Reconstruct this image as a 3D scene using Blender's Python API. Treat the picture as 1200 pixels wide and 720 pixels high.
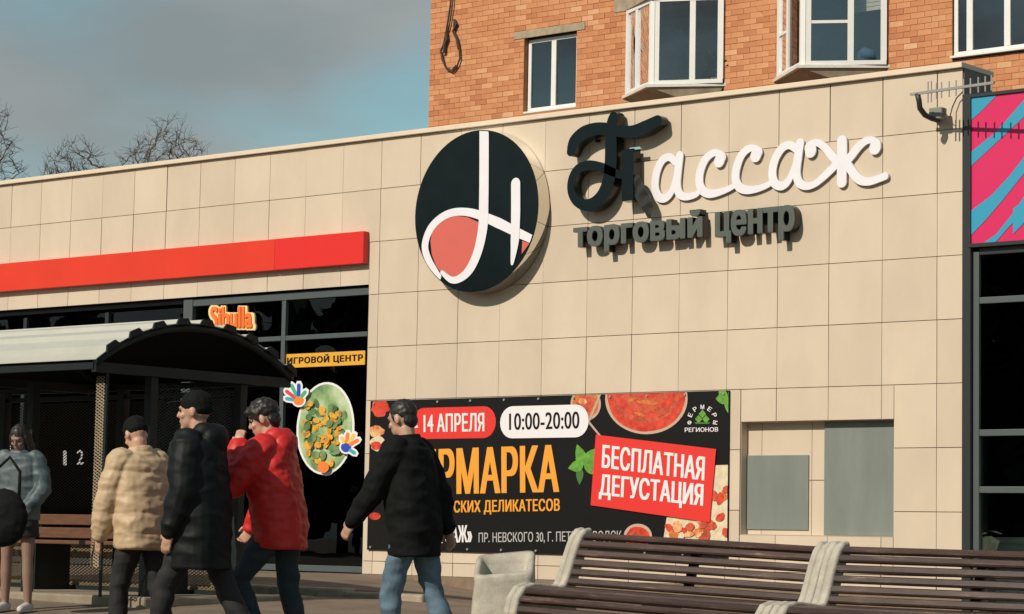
import bpy, bmesh, math, random
from mathutils import Vector, Matrix, noise
rad = math.radians
random.seed(7)
S = bpy.context.scene
COL = S.collection
for _o in list(bpy.data.objects): bpy.data.objects.remove(_o)

# ------------------------------------------------------------------ camera
FPX = 2900.0
YAW, PITCH, ROLL = -0.7000568, 0.0936680, 0.0188120
CAM = Vector((11.8722, -20.2959, 0.75))
_f = Vector((math.sin(YAW), math.cos(YAW), 0)); _r = Vector((math.cos(YAW), -math.sin(YAW), 0)); _u = Vector((0, 0, 1))
FW = _f*math.cos(PITCH) + _u*math.sin(PITCH); _u2 = _u*math.cos(PITCH) - _f*math.sin(PITCH)
RT = _r*math.cos(ROLL) + _u2*math.sin(ROLL); UP = _u2*math.cos(ROLL) - _r*math.sin(ROLL)
cd = bpy.data.cameras.new('camera'); cam = bpy.data.objects.new('camera', cd); COL.objects.link(cam)
cd.sensor_width = 36; cd.lens = 36*FPX/1200; cd.clip_end = 3000; cd.clip_start = 0.1
_m = Matrix((RT, UP, -FW)).transposed().to_4x4(); _m.translation = CAM; cam.matrix_world = _m
S.camera = cam
# ------------------------------------------------------------------ light
SUN_EL, SUN_AZ = rad(35), rad(6)            # azimuth: degrees left of the wall's normal
sdir = Vector((-math.sin(SUN_AZ)*math.cos(SUN_EL), -math.cos(SUN_AZ)*math.cos(SUN_EL), math.sin(SUN_EL)))  # towards the sun
sl = bpy.data.lights.new('sun', 'SUN'); sl.energy = 4.2; sl.angle = rad(0.5); sl.color = (1.0, 0.90, 0.765)
so = bpy.data.objects.new('sun', sl); COL.objects.link(so); so.rotation_euler = sdir.to_track_quat('Z', 'Y').to_euler(); so.location = (0, -20, 30)
W = bpy.data.worlds.new('World'); S.world = W; W.use_nodes = True
wt = W.node_tree; wt.nodes.clear()
def wn(t, **k):
    n = wt.nodes.new(t)
    for a, v in k.items(): setattr(n, a, v)
    return n
sky = wn('ShaderNodeTexSky', sky_type='NISHITA', sun_disc=False, sun_elevation=SUN_EL, sun_rotation=math.atan2(sdir.x, sdir.y), air_density=1.0, dust_density=0.6, ozone_density=1.2)
tc = wn('ShaderNodeTexCoord'); mp = wn('ShaderNodeMapping'); mp.inputs['Scale'].default_value = (1, 1, 2.2); mp.inputs['Location'].default_value = (0.35, 0.12, 0.4)
ns = wn('ShaderNodeTexNoise'); ns.inputs['Scale'].default_value = 5.5; ns.inputs['Detail'].default_value = 6; ns.inputs['Roughness'].default_value = 0.45
cr = wn('ShaderNodeValToRGB'); cr.color_ramp.elements[0].position = 0.36; cr.color_ramp.elements[1].position = 0.60
ns2 = wn('ShaderNodeTexNoise'); ns2.inputs['Scale'].default_value = 9; ns2.inputs['Detail'].default_value = 5
cr2 = wn('ShaderNodeValToRGB'); cr2.color_ramp.elements[0].position = 0.3; cr2.color_ramp.elements[0].color = (2.5, 2.95, 3.05, 1)
cr2.color_ramp.elements[1].position = 0.72; cr2.color_ramp.elements[1].color = (3.5, 3.75, 3.75, 1)
mx = wn('ShaderNodeMix', data_type='RGBA'); tint = wn('ShaderNodeMix', data_type='RGBA', blend_type='MULTIPLY'); tint.inputs[0].default_value = 1.0
tint.inputs[7].default_value = (0.85, 1.08, 0.92, 1)
bg = wn('ShaderNodeBackground'); bg.inputs['Strength'].default_value = 0.10
wo = wn('ShaderNodeOutputWorld'); L = wt.links.new
L(tc.outputs['Generated'], mp.inputs[0]); L(mp.outputs[0], ns.inputs['Vector']); L(mp.outputs[0], ns2.inputs['Vector'])
L(ns.outputs['Fac'], cr.inputs[0]); L(ns2.outputs['Fac'], cr2.inputs[0])
L(sky.outputs[0], tint.inputs[6]); L(cr.outputs[0], mx.inputs[0]); L(tint.outputs[2], mx.inputs[6]); L(cr2.outputs[0], mx.inputs[7])
L(mx.outputs[2], bg.inputs[0]); L(bg.outputs[0], wo.inputs[0])
vs = S.view_settings; vs.view_transform = 'Standard'; vs.look = 'None'; vs.exposure = 0.0; vs.gamma = 1.0; vs.use_curve_mapping = False

# ------------------------------------------------------------------ helpers
def ray(px, py): return FW + RT*((px-600)/FPX) - UP*((py-360)/FPX)
def P(px, py, Y=0.0):
    """survey helper: the point of the vertical plane y = Y measured at this spot of the photograph"""
    d = ray(px, py); return CAM + d*((Y-CAM.y)/d.y)
def XZ(px, py, Y=0.0):
    p = P(px, py, Y); return (p.x, p.z)

def mat(name, col, rough=0.6, metal=0.0, var=0.0, vscale=6.0, bump=0.0, bscale=40.0, spec=0.5, rnd=0.0, col2=None, coat=0.0, stretch=None, dist=0.004, world=False):
    m = bpy.data.materials.new(name); m.use_nodes = True; nt = m.node_tree; N = nt.nodes; K = nt.links.new
    b = N['Principled BSDF']; b.inputs['Base Color'].default_value = (*col, 1); b.inputs['Roughness'].default_value = rough
    b.inputs['Metallic'].default_value = metal; b.inputs['Specular IOR Level'].default_value = spec; b.inputs['Coat Weight'].default_value = coat
    vec = None
    if var or bump:
        t = N.new('ShaderNodeTexCoord'); vec = t.outputs['Object']
        if world: vec = N.new('ShaderNodeNewGeometry').outputs['Position']
        if stretch:
            q = N.new('ShaderNodeMapping'); q.inputs['Scale'].default_value = stretch; K(vec, q.inputs[0]); vec = q.outputs[0]
    out = None
    if var:
        n = N.new('ShaderNodeTexNoise'); n.inputs['Scale'].default_value = vscale; n.inputs['Detail'].default_value = 7; n.inputs['Roughness'].default_value = 0.62
        K(vec, n.inputs['Vector'])
        r = N.new('ShaderNodeValToRGB'); r.color_ramp.elements[0].position = 0.32; r.color_ramp.elements[1].position = 0.7
        c2 = col2 if col2 else tuple(c*(1-var) for c in col)
        r.color_ramp.elements[0].color = (*c2, 1); r.color_ramp.elements[1].color = (*col, 1)
        K(n.outputs['Fac'], r.inputs[0]); out = r.outputs[0]
        rr = N.new('ShaderNodeMapRange'); rr.inputs['To Min'].default_value = min(1, rough*1.15); rr.inputs['To Max'].default_value = rough*0.85
        K(n.outputs['Fac'], rr.inputs[0]); K(rr.outputs[0], b.inputs['Roughness'])
    if rnd:
        oi = N.new('ShaderNodeObjectInfo'); hs = N.new('ShaderNodeHueSaturation')
        mr = N.new('ShaderNodeMapRange'); mr.inputs['To Min'].default_value = 1-rnd; mr.inputs['To Max'].default_value = 1+rnd
        K(oi.outputs['Random'], mr.inputs[0]); K(mr.outputs[0], hs.inputs['Value'])
        if out: K(out, hs.inputs['Color'])
        else: hs.inputs['Color'].default_value = (*col, 1)
        out = hs.outputs[0]
    if out: K(out, b.inputs['Base Color'])
    if bump:
        n = N.new('ShaderNodeTexNoise'); n.inputs['Scale'].default_value = bscale; n.inputs['Detail'].default_value = 6
        K(vec, n.inputs['Vector'])
        bp = N.new('ShaderNodeBump'); bp.inputs['Strength'].default_value = bump; bp.inputs['Distance'].default_value = dist
        K(n.outputs['Fac'], bp.inputs['Height']); K(bp.outputs[0], b.inputs['Normal'])
    return m

def glassmat(name, tint, refl=(0.9, 0.95, 1.0), rough=0.0, ior=1.5):
    m = bpy.data.materials.new(name); m.use_nodes = True; nt = m.node_tree; N = nt.nodes; N.clear(); K = nt.links.new
    o = N.new('ShaderNodeOutputMaterial'); t = N.new('ShaderNodeBsdfTransparent'); t.inputs[0].default_value = (*tint, 1)
    g = N.new('ShaderNodeBsdfGlossy'); g.inputs['Roughness'].default_value = rough; g.inputs['Color'].default_value = (*refl, 1)
    f = N.new('ShaderNodeFresnel'); f.inputs['IOR'].default_value = ior; mx = N.new('ShaderNodeMixShader')
    n = N.new('ShaderNodeTexNoise'); n.inputs['Scale'].default_value = 1.4; tcd = N.new('ShaderNodeTexCoord'); K(tcd.outputs['Object'], n.inputs['Vector'])
    bp = N.new('ShaderNodeBump'); bp.inputs['Strength'].default_value = 0.06; bp.inputs['Distance'].default_value = 0.02; K(n.outputs['Fac'], bp.inputs['Height']); K(bp.outputs[0], g.inputs['Normal'])
    K(f.outputs[0], mx.inputs[0]); K(t.outputs[0], mx.inputs[1]); K(g.outputs[0], mx.inputs[2]); K(mx.outputs[0], o.inputs[0])
    return m

class MB:
    """collects verts and faces for one mesh object"""
    def __init__(s): s.v = []; s.f = []
    def add(s, vs, fs):
        o = len(s.v); s.v += [tuple(v) for v in vs]; s.f += [tuple(i+o for i in f) for f in fs]; return s
    def box(s, x0, x1, y0, y1, z0, z1):
        return s.add([(x0,y0,z0),(x1,y0,z0),(x1,y1,z0),(x0,y1,z0),(x0,y0,z1),(x1,y0,z1),(x1,y1,z1),(x0,y1,z1)],
                     [(0,3,2,1),(4,5,6,7),(0,1,5,4),(1,2,6,5),(2,3,7,6),(3,0,4,7)])
    def bar(s, a, b, w, h, up=(0,0,1)):
        a = Vector(a); b = Vector(b); d = (b-a).normalized(); u = Vector(up); x = d.cross(u)
        if x.length < 1e-4: x = d.cross(Vector((1,0,0)))
        x.normalize(); u = x.cross(d).normalized(); x = x*(w/2); u = u*(h/2)
        return s.add([a-x-u, a+x-u, a+x+u, a-x+u, b-x-u, b+x-u, b+x+u, b-x+u],
                     [(0,3,2,1),(4,5,6,7),(0,1,5,4),(1,2,6,5),(2,3,7,6),(3,0,4,7)])
    def tube(s, pts, r, n=8, cap=True):
        pts = [Vector(p) for p in pts]; R = r if isinstance(r, (list, tuple)) else [r]*len(pts)
        rings = []; prev = None
        for i, p in enumerate(pts):
            d = (pts[min(i+1, len(pts)-1)] - pts[max(i-1, 0)]).normalized()
            a = prev if prev is not None else (Vector((0,0,1)) if abs(d.z) < .9 else Vector((1,0,0)))
            x = (a - d*a.dot(d)); x.normalize(); prev = x; y = d.cross(x)
            rings.append([p + (x*math.cos(2*math.pi*k/n) + y*math.sin(2*math.pi*k/n))*R[i] for k in range(n)])
        vs = [v for rg in rings for v in rg]; fs = []
        for i in range(len(rings)-1):
            for k in range(n): fs.append((i*n+k, i*n+(k+1) % n, (i+1)*n+(k+1) % n, (i+1)*n+k))
        if cap: fs.append(tuple(range(n-1, -1, -1))); fs.append(tuple((len(rings)-1)*n+k for k in range(n)))
        return s.add(vs, fs)
    def prism(s, poly, y0, y1):
        """poly: (x,z) outline, closed solid between the planes y0 (front) and y1 (back)"""
        n = len(poly)
        return s.add([(x, y0, z) for x, z in poly] + [(x, y1, z) for x, z in poly],
                     [tuple(range(n)), tuple(range(2*n-1, n-1, -1))] + [(i, (i+1) % n, n+(i+1) % n, n+i) for i in range(n)])
    def ribbon(s, pts, w, y0, y1, closed=False, cap=True, sub=7, flat0=False, flat1=False):
        """a brush stroke on a vertical plane: centre line of (x,z) points, widths w, between y0 and y1"""
        Wd = list(w) if isinstance(w, (list, tuple)) else [w]*len(pts)
        n = len(pts); C = []; 
        def g(i): return pts[i % n] if closed else pts[max(0, min(n-1, i))]
        def gw(i): return Wd[i % n] if closed else Wd[max(0, min(n-1, i))]
        for i in range(n if closed else n-1):
            p0, p1, p2, p3 = g(i-1), g(i), g(i+1), g(i+2)
            for k in range(sub):
                t = k/sub
                q = [0.5*((2*p1[c]) + (-p0[c]+p2[c])*t + (2*p0[c]-5*p1[c]+4*p2[c]-p3[c])*t*t + (-p0[c]+3*p1[c]-3*p2[c]+p3[c])*t**3) for c in (0, 1)]
                C.append((q[0], q[1], gw(i)*(1-t)+gw(i+1)*t))
        if not closed: C.append((pts[-1][0], pts[-1][1], Wd[-1]))
        m = len(C); Lp = []; Rp = []
        def tang(i):
            a = C[(i-1) % m] if closed else C[max(0, i-1)]; b = C[(i+1) % m] if closed else C[min(m-1, i+1)]
            dx, dz = b[0]-a[0], b[1]-a[1]; l = math.hypot(dx, dz) or 1; return dx/l, dz/l
        if not closed and cap and not flat0:
            dx, dz = tang(0); x, z, ww = C[0]
            for k in range(4):
                a = math.pi/2*(k+.15)/4; o = -math.cos(a)*ww/2; hw = math.sin(a)*ww/2
                Lp.append((x+dx*o-dz*hw, z+dz*o+dx*hw)); Rp.append((x+dx*o+dz*hw, z+dz*o-dx*hw))
        for i in range(m):
            dx, dz = tang(i); x, z, ww = C[i]; Lp.append((x-dz*ww/2, z+dx*ww/2)); Rp.append((x+dz*ww/2, z-dx*ww/2))
        if not closed and cap and not flat1:
            dx, dz = tang(m-1); x, z, ww = C[-1]
            for k in range(3, -1, -1):
                a = math.pi/2*(k+.15)/4; o = math.cos(a)*ww/2; hw = math.sin(a)*ww/2
                Lp.append((x+dx*o-dz*hw, z+dz*o+dx*hw)); Rp.append((x+dx*o+dz*hw, z+dz*o-dx*hw))
        k = len(Lp); vs = []
        for (a, b) in zip(Lp, Rp): vs += [(a[0], y0, a[1]), (b[0], y0, b[1]), (a[0], y1, a[1]), (b[0], y1, b[1])]
        fs = []
        for i in range(k if closed else k-1):
            a = 4*i; b = 4*((i+1) % k)
            fs += [(a, a+1, b+1, b), (a+2, b+2, b+3, a+3), (a, b, b+2, a+2), (a+1, a+3, b+3, b+1)]
        if not closed: fs += [(0, 2, 3, 1), (4*k-4, 4*k-3, 4*k-1, 4*k-2)]
        return s.add(vs, fs)
    def mesh(s, name, smooth=False):
        me = bpy.data.meshes.new(name); me.from_pydata(s.v, [], s.f); me.update()
        bm = bmesh.new(); bm.from_mesh(me); bmesh.ops.recalc_face_normals(bm, faces=bm.faces); bm.to_mesh(me); bm.free()
        if smooth:
            for p in me.polygons: p.use_smooth = True
        return me
    def build(s, name, m, parent=None, smooth=False, bevel=0.0, loc=None):
        me = s.mesh(name, smooth)
        return link(name, me, m, parent, bevel, loc)

def link(name, me, m=None, parent=None, bevel=0.0, loc=None):
    o = bpy.data.objects.new(name, me); COL.objects.link(o)
    if m and not me.materials: me.materials.append(m)
    if parent: o.parent = parent
    if loc: o.location = loc
    if bevel:
        b = o.modifiers.new('bevel', 'BEVEL'); b.width = bevel; b.segments = 2; b.limit_method = 'ANGLE'
    return o
def thing(name, label, cat, loc=(0,0,0), rz=0.0, group=None):
    o = bpy.data.objects.new(name, None); COL.objects.link(o); o.location = loc; o.rotation_euler = (0, 0, rz); o.empty_display_size = 0.2
    return tag(o, label, cat, group)
def tag(o, label, cat, group=None, kind=None):
    o['label'] = label; o['category'] = cat
    if group: o['group'] = group
    if kind: o['kind'] = kind
    return o
def struct(o): o['kind'] = 'structure'; return o

from mathutils.geometry import interpolate_bezier
def text_mesh(txt, spacing=1.0):
    """faces of a text: each glyph is filled slab by slab from its outlines"""
    c = bpy.data.curves.new('lettering', 'FONT'); c.body = txt; c.space_character = spacing
    o = bpy.data.objects.new('lettering', c); COL.objects.link(o); dg = bpy.context.evaluated_depsgraph_get()
    cv = o.evaluated_get(dg).to_curve(dg); loops = []
    for sp_ in cv.splines:
        pts = []
        if sp_.type == 'BEZIER':
            bp = sp_.bezier_points; n_ = len(bp)
            for i in range(n_):
                p, q = bp[i], bp[(i+1) % n_]; st = abs((p.handle_right-p.co).cross(q.co-p.co).z)+abs((q.handle_left-q.co).cross(q.co-p.co).z) < 1e-5
                for r in interpolate_bezier(p.co, p.handle_right, q.handle_left, q.co, 2 if st else 7)[:-1]: pts.append((r.x, r.y))
        else: pts = [(p.co.x, p.co.y) for p in sp_.points]
        cl = [p for i, p in enumerate(pts) if math.hypot(p[0]-pts[i-1][0], p[1]-pts[i-1][1]) > 1e-5]
        if len(cl) > 2: loops.append(cl)
    bpy.data.objects.remove(o); bpy.data.curves.remove(c)
    groups = []                                     # contours whose widths overlap form one glyph
    for l in sorted(loops, key=lambda l: min(p[0] for p in l)):
        x0, x1 = min(p[0] for p in l), max(p[0] for p in l)
        if groups and x0 < groups[-1][0]-0.002: groups[-1][1].append(l); groups[-1][0] = max(groups[-1][0], x1)
        else: groups.append([x1, [l]])
    V, F, D = [], [], []
    for _, ls in groups:
        yy = sorted({round(p[1], 5) for l in ls for p in l}); ys_ = []
        for y in yy:
            if not ys_ or y-ys_[-1] > 0.0015: ys_.append(y)
        for ya, yb in zip(ys_, ys_[1:]):            # horizontal slabs, filled by winding number
            ym = (ya+yb)/2; cr_ = []
            for l in ls:
                for i in range(len(l)):
                    p, q = l[i-1], l[i]
                    if (p[1] > ym) != (q[1] > ym):
                        f = lambda y: p[0]+(q[0]-p[0])*max(0, min(1, (y-p[1])/(q[1]-p[1])))
                        cr_.append((f(ym), f(ya), f(yb), 1 if q[1] > p[1] else -1))
            cr_.sort(); w_ = 0
            for i, e in enumerate(cr_):
                if w_ == 0: st = e
                w_ += e[3]
                if w_ == 0:
                    k = len(V); V += [Vector((st[1], ya, .5)), Vector((e[1], ya, .5)), Vector((e[2], yb, .5)), Vector((st[2], yb, .5))]; F.append((k, k+1, k+2, k+3))
        for l in ls:
            k = len(V); n_ = len(l); V += [Vector((p[0], p[1], .4999)) for p in l]+[Vector((p[0], p[1], -.5)) for p in l]
            F += [(k+i, k+(i+1) % n_, k+n_+(i+1) % n_, k+n_+i) for i in range(n_)]
    return V, F, [0]*len(V)
def fit_text(txt, c00, c10, c01, y0, thick, m, parent, name='lettering', offset=0.02, shear=0.0, spacing=1.0, vz=0.2):
    """flat text laid on the wall: its box goes from corner c00 (lower left) to c10 (lower right) and c01 (upper left), all (x,z)"""
    V, F, DP = text_mesh(txt, spacing)
    xs = [v.x for v in V]; ys = [v.y for v in V]; x0, x1, z0, z1 = min(xs), max(xs), min(ys), max(ys)
    cap = z1-z0; W_ = math.hypot(c10[0]-c00[0], c10[1]-c00[1]); H_ = math.hypot(c01[0]-c00[0], c01[1]-c00[1])
    bx = offset*H_/W_; bz = offset*vz          # emboldening, as a share of the box
    sh_ = [(0, 0)]
    if offset > 0: sh_ = [(-bx, -bz), (bx, -bz), (-bx, bz), (bx, bz), (0, bz), (0, -bz), (0, 0)]
    if offset > 0.045: sh_ += [(-bx*.5, -bz), (bx*.5, bz), (-bx*.5, bz), (bx*.5, -bz)]
    if vz > 0.5: sh_ += [(bx, 0), (-bx, 0), (bx, bz*.5), (-bx, -bz*.5), (bx, -bz*.5), (-bx, bz*.5)]
    mb_ = MB(); eps = 0.0004
    for k, (dx, dz) in enumerate(sh_):
        vs = []; dx *= 1+0.017*k; dz *= 1-0.021*k
        for v, dp in zip(V, DP):
            u = bx+(v.x-x0)/(x1-x0)*(1-2*bx)+dx; w = bz+(v.y-z0)/(z1-z0)*(1-2*bz)+dz; d = v.z
            vs.append((c00[0]+(c10[0]-c00[0])*u+(c01[0]-c00[0])*w, y0+thick*(0.5-d)-(eps*k+eps*0.33*dp)*(1 if d > 0 else -1)*0.5, c00[1]+(c10[1]-c00[1])*u+(c01[1]-c00[1])*w))
        mb_.add(vs, F)
    o = mb_.build(name, m, parent); return o
def split_letters(o, name, merge=()):
    """one object per letter: loose pieces whose widths overlap stay together"""
    me = o.data; bm = bmesh.new(); bm.from_mesh(me); bm.verts.ensure_lookup_table(); seen = set(); groups = []
    for v in bm.verts:
        if v.index in seen: continue
        st = [v]; isl = []; seen.add(v.index)
        while st:
            q = st.pop(); isl.append(q.index)
            for e in q.link_edges:
                w = e.other_vert(q)
                if w.index not in seen: seen.add(w.index); st.append(w)
        xs = [me.vertices[i].co.x for i in isl]; groups.append([min(xs), max(xs), set(isl)])
    bm.free(); groups.sort(key=lambda g: g[0]); out = []
    for g in groups:
        if out and g[0] < out[-1][1]-0.3*min(g[1]-g[0], out[-1][1]-out[-1][0]): out[-1][1] = max(out[-1][1], g[1]); out[-1][2] |= g[2]
        else: out.append(g)
    for i in sorted(merge, reverse=True):
        if i+1 < len(out): out[i][2] |= out[i+1][2]; out.pop(i+1)
    mt = me.materials[0]; par = o.parent
    for g in out:
        mb = MB(); idx = {}
        for i in sorted(g[2]): idx[i] = len(mb.v); mb.v.append(tuple(me.vertices[i].co))
        for p in me.polygons:
            if p.vertices[0] in g[2]: mb.f.append(tuple(idx[i] for i in p.vertices))
        mb.build(name, mt, par)
    bpy.data.objects.remove(o)

# ------------------------------------------------------------------ materials
M = {}
M['tile'] = mat('cream_porcelain', (0.625, 0.52, 0.40), 0.42, var=0.13, vscale=1.6, bump=0.05, bscale=60, rnd=0.045, spec=0.4, stretch=(1.0, 1.0, 0.55), world=True)
M['joint'] = mat('tile_joint_backing', (0.10, 0.085, 0.065), 0.9)
M['coping'] = mat('coping_sheet', (0.72, 0.60, 0.46), 0.4, var=0.08, vscale=4)
M['plinth'] = mat('plinth_render', (0.24, 0.17, 0.115), 0.85, var=0.3, vscale=7, bump=0.4, bscale=50)
M['red'] = mat('red_band_sheet', (0.72, 0.045, 0.02), 0.38, var=0.12, vscale=1.2, spec=0.4, bump=0.05, bscale=3)
M['red2'] = mat('red_band_sheet_fresh', (0.72, 0.028, 0.022), 0.38, var=0.08, vscale=1.5, spec=0.4)
M['frame'] = mat('grey_aluminium', (0.105, 0.125, 0.125), 0.4, metal=0.3, var=0.12, vscale=8)
M['framedark'] = mat('dark_aluminium', (0.022, 0.028, 0.028), 0.4, var=0.15, vscale=8)
M['pane'] = glassmat('tinted_glass', (0.22, 0.26, 0.25)); M['pane2'] = glassmat('clear_glass', (0.75, 0.80, 0.77))
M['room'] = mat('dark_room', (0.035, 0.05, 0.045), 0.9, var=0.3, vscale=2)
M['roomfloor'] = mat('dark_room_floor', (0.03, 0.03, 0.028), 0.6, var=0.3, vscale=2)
M['panelgrey'] = mat('grey_painted_sheet', (0.20, 0.225, 0.20), 0.5, var=0.22, vscale=2.2, stretch=(2.5, 1, 0.5), bump=0.05, bscale=12)
M['roof'] = mat('roof_felt', (0.06, 0.06, 0.055), 0.9, var=0.3)
M['parapet'] = mat('parapet_sheet', (0.16, 0.15, 0.13), 0.6, var=0.2)
M['ground'] = mat('dusty_asphalt', (0.205, 0.155, 0.11), 0.9, var=0.42, vscale=1.7, bump=0.6, bscale=45)
M['kerb'] = mat('kerb_concrete', (0.40, 0.33, 0.24), 0.85, var=0.35, vscale=9, bump=0.5, bscale=60, rnd=0.06)
M['slab'] = mat('pad_concrete', (0.30, 0.25, 0.18), 0.9, var=0.35, vscale=4, bump=0.4, bscale=60)
M['concrete'] = mat('cast_concrete', (0.47, 0.435, 0.36), 0.85, var=0.30, vscale=11, bump=0.7, bscale=70)
M['conc2'] = mat('lintel_concrete', (0.40, 0.33, 0.23), 0.9, var=0.35, vscale=5, bump=0.4, bscale=40)
M['pvc'] = mat('white_pvc', (0.74, 0.73, 0.70), 0.35, var=0.06, vscale=5)
M['pvcbay'] = mat('bay_frame_paint', (0.66, 0.64, 0.58), 0.45, var=0.15, vscale=9)
M['white'] = mat('white_acrylic', (0.78, 0.76, 0.80), 0.35, var=0.06, vscale=6)
M['black'] = mat('black_acrylic', (0.006, 0.010, 0.011), 0.16, var=0.3, vscale=4, spec=0.25)
M['blackside'] = mat('black_letter_return', (0.010, 0.011, 0.010), 0.2, spec=0.4)
M['rim'] = mat('sign_rim_sheet', (0.72, 0.70, 0.64), 0.05, metal=1.0)
M['coral'] = mat('coral_acrylic', (0.62, 0.13, 0.10), 0.35, var=0.06)
M['letgrey'] = mat('grey_letter_face', (0.085, 0.10, 0.088), 0.5, var=0.12, vscale=8)
M['vinyl'] = mat('black_banner_vinyl', (0.009, 0.009, 0.009), 0.5, var=0.2, vscale=3, spec=0.18, bump=0.25, bscale=2.2, dist=0.02)
M['p_red'] = mat('print_red', (0.70, 0.03, 0.022), 0.5); M['p_white'] = mat('print_white', (0.76, 0.73, 0.74), 0.5)
M['p_orange'] = mat('print_orange', (0.80, 0.33, 0.03), 0.5); M['p_black'] = mat('print_black', (0.008, 0.008, 0.008), 0.6, spec=0.2)
M['p_grey'] = mat('print_grey', (0.42, 0.41, 0.40), 0.5)
M['p_green'] = mat('print_leaf_green', (0.16, 0.42, 0.05), 0.5, var=0.5, vscale=22); M['p_dkgreen'] = mat('print_dark_green', (0.05, 0.16, 0.03), 0.5)
M['p_sauce'] = mat('print_sauce', (0.40, 0.018, 0.010), 0.5, var=0.6, vscale=13, col2=(0.72, 0.075, 0.03)); M['p_sauce2'] = mat('print_sauce_light', (0.74, 0.11, 0.05), 0.5, var=0.6, vscale=16)
M['p_rim'] = mat('print_bowl_rim', (0.50, 0.36, 0.26), 0.5); M['p_jam'] = mat('print_jam', (0.75, 0.22, 0.05), 0.5, var=0.5, vscale=24)
M['p_food'] = mat('print_mixed_food', (0.82, 0.55, 0.25), 0.5, var=0.6, vscale=13, col2=(0.55, 0.10, 0.02)); M['p_cream'] = mat('print_cream', (0.78, 0.66, 0.45), 0.5, var=0.3, vscale=20)
M['pink'] = mat('billboard_pink', (0.60, 0.014, 0.105), 0.4); M['cyan'] = mat('billboard_cyan', (0.03, 0.29, 0.45), 0.4); M['bline'] = mat('billboard_line', (0.30, 0.25, 0.35), 0.4)
M['wood'] = mat('worn_painted_slat', (0.095, 0.06, 0.05), 0.5, var=0.75, vscale=5, stretch=(0.5, 9, 9), col2=(0.045, 0.026, 0.021), bump=0.6, bscale=14, rnd=0.22)
M['shroof'] = mat('galvanised_roof_sheet', (0.46, 0.46, 0.40), 0.45, var=0.12, vscale=3)
M['shgreen'] = mat('dark_green_paint', (0.010, 0.017, 0.016), 0.55, var=0.3, vscale=6, spec=0.3)
M['shunder'] = mat('roof_underside_shade', (0.004, 0.006, 0.006), 0.8, spec=0.1)  # near-black: shade on the roof's underside put into the colour
M['meshwire'] = mat('sunlit_rusty_mesh', (0.30, 0.22, 0.13), 0.6, var=0.4, vscale=6)  # lighter copy of the mesh, for panels where sunlight falls
M['meshshade'] = mat('shaded_expanded_mesh', (0.012, 0.016, 0.015), 0.6)  # same mesh darkened: shade under the roof put into its colour
M['board'] = mat('brown_board', (0.15, 0.065, 0.03), 0.6, var=0.4, vscale=5, stretch=(1, 8, 8))
M['antenna'] = mat('antenna_aluminium', (0.42, 0.40, 0.36), 0.4, metal=0.5); M['antdark'] = mat('antenna_dark', (0.035, 0.035, 0.03), 0.5)
M['bark'] = mat('bare_bark', (0.075, 0.062, 0.05), 0.9, var=0.3); M['bark2'] = mat('pale_bare_bark', (0.13, 0.115, 0.095), 0.9, var=0.3)
M['cable'] = mat('cable_black', (0.05, 0.03, 0.02), 0.7)

# ------------------------------------------------------------------ ground
def smooth(a, b, t):
    t = max(0, min(1, (t-a)/(b-a))); return t*t*(3-2*t)
def zwall(x):
    pts = [(-7.15, .335), (-6.39, .275), (-5.52, .175), (-4.2, .06), (-2.5, 0.0)]
    if x <= pts[0][0]: return pts[0][1]
    for (a, za), (b, zb) in zip(pts, pts[1:]):
        if x <= b: return za+(zb-za)*(x-a)/(b-a)
    return 0.0
KY = -3.2
def gz(x, y):
    road = 0.18*(1-smooth(6.0, 9.5, -y))*(1-smooth(-4.5, 1.0, x))-0.12*smooth(3.4, 7.6, -y)*smooth(-9.0, -3.0, x)
    if y >= KY:
        if y > 0.4: return min(zwall(x), 0.25)
        t = min(1, max(0, (y-KY)/(-KY)))
        k = 1-smooth(-4.6, -3.0, x)
        return (0.250*k+road*(1-k))*(1-t)+zwall(x)*t
    return road
xs = [-500, -200, -90, -50]+[-30+0.4*i for i in range(120)]+[25, 45, 90, 200, 500]
ys = [-500, -200, -90, -45]+[-25+0.5*i for i in range(43)]+[-3.6, KY-0.003, KY+0.003, -2.8, -2.2, -1.6, -1.0, -0.5, -0.02, 0.5, 3, 20, 60, 200, 500]
mb = MB()
for y in ys:
    for x in xs: mb.v.append((x, y, gz(x, y) + 0.006*noise.noise(Vector((x*0.9, y*0.9, 0)))))
nx = len(xs)
mb.f = [(j*nx+i, j*nx+i+1, (j+1)*nx+i+1, (j+1)*nx+i) for j in range(len(ys)-1) for i in range(nx-1)]
struct(mb.build('ground', M['ground'], smooth=True))
kerb = bpy.data.objects.new('kerb', None); COL.objects.link(kerb); struct(kerb)
kme = None
for i in range(15):
    x0 = -18.4+i*1.0
    if kme is None:
        kb = MB().box(0.004, 0.996, -0.10, 0.10, -0.3, 0.0); kme = kb.mesh('kerb_stone'); kme.materials.append(M['kerb'])
    k = link('kerb_stone', kme, None, kerb, 0.022, (x0, KY-0.06, gz(x0+.5, KY+0.01)+0.012+random.uniform(-.006, .006))); k.rotation_euler = (0, random.uniform(-.006, .006), random.uniform(-.008, .008))

# ------------------------------------------------------------------ shopping centre
R0 = 5.2507; ROW = [R0]+[5.281-0.6*k for k in range(1, 9)]+[0.335]
XR = 0.273; XW = -7.352; ZH = 3.595; XL = -16.8
shop = thing('shopping_centre', 'low shopping centre clad in cream square tiles, with dark glazed shopfronts', 'building', (-7, 0, 0.3))
def sp(mb_, name, m, **k):
    o = mb_.build(name, m, shop, **k); o.matrix_parent_inverse = Matrix.Translation((7, 0, -0.3)); return o
ALC = (-2.226, -0.463, 0.842, 1.955)
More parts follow.
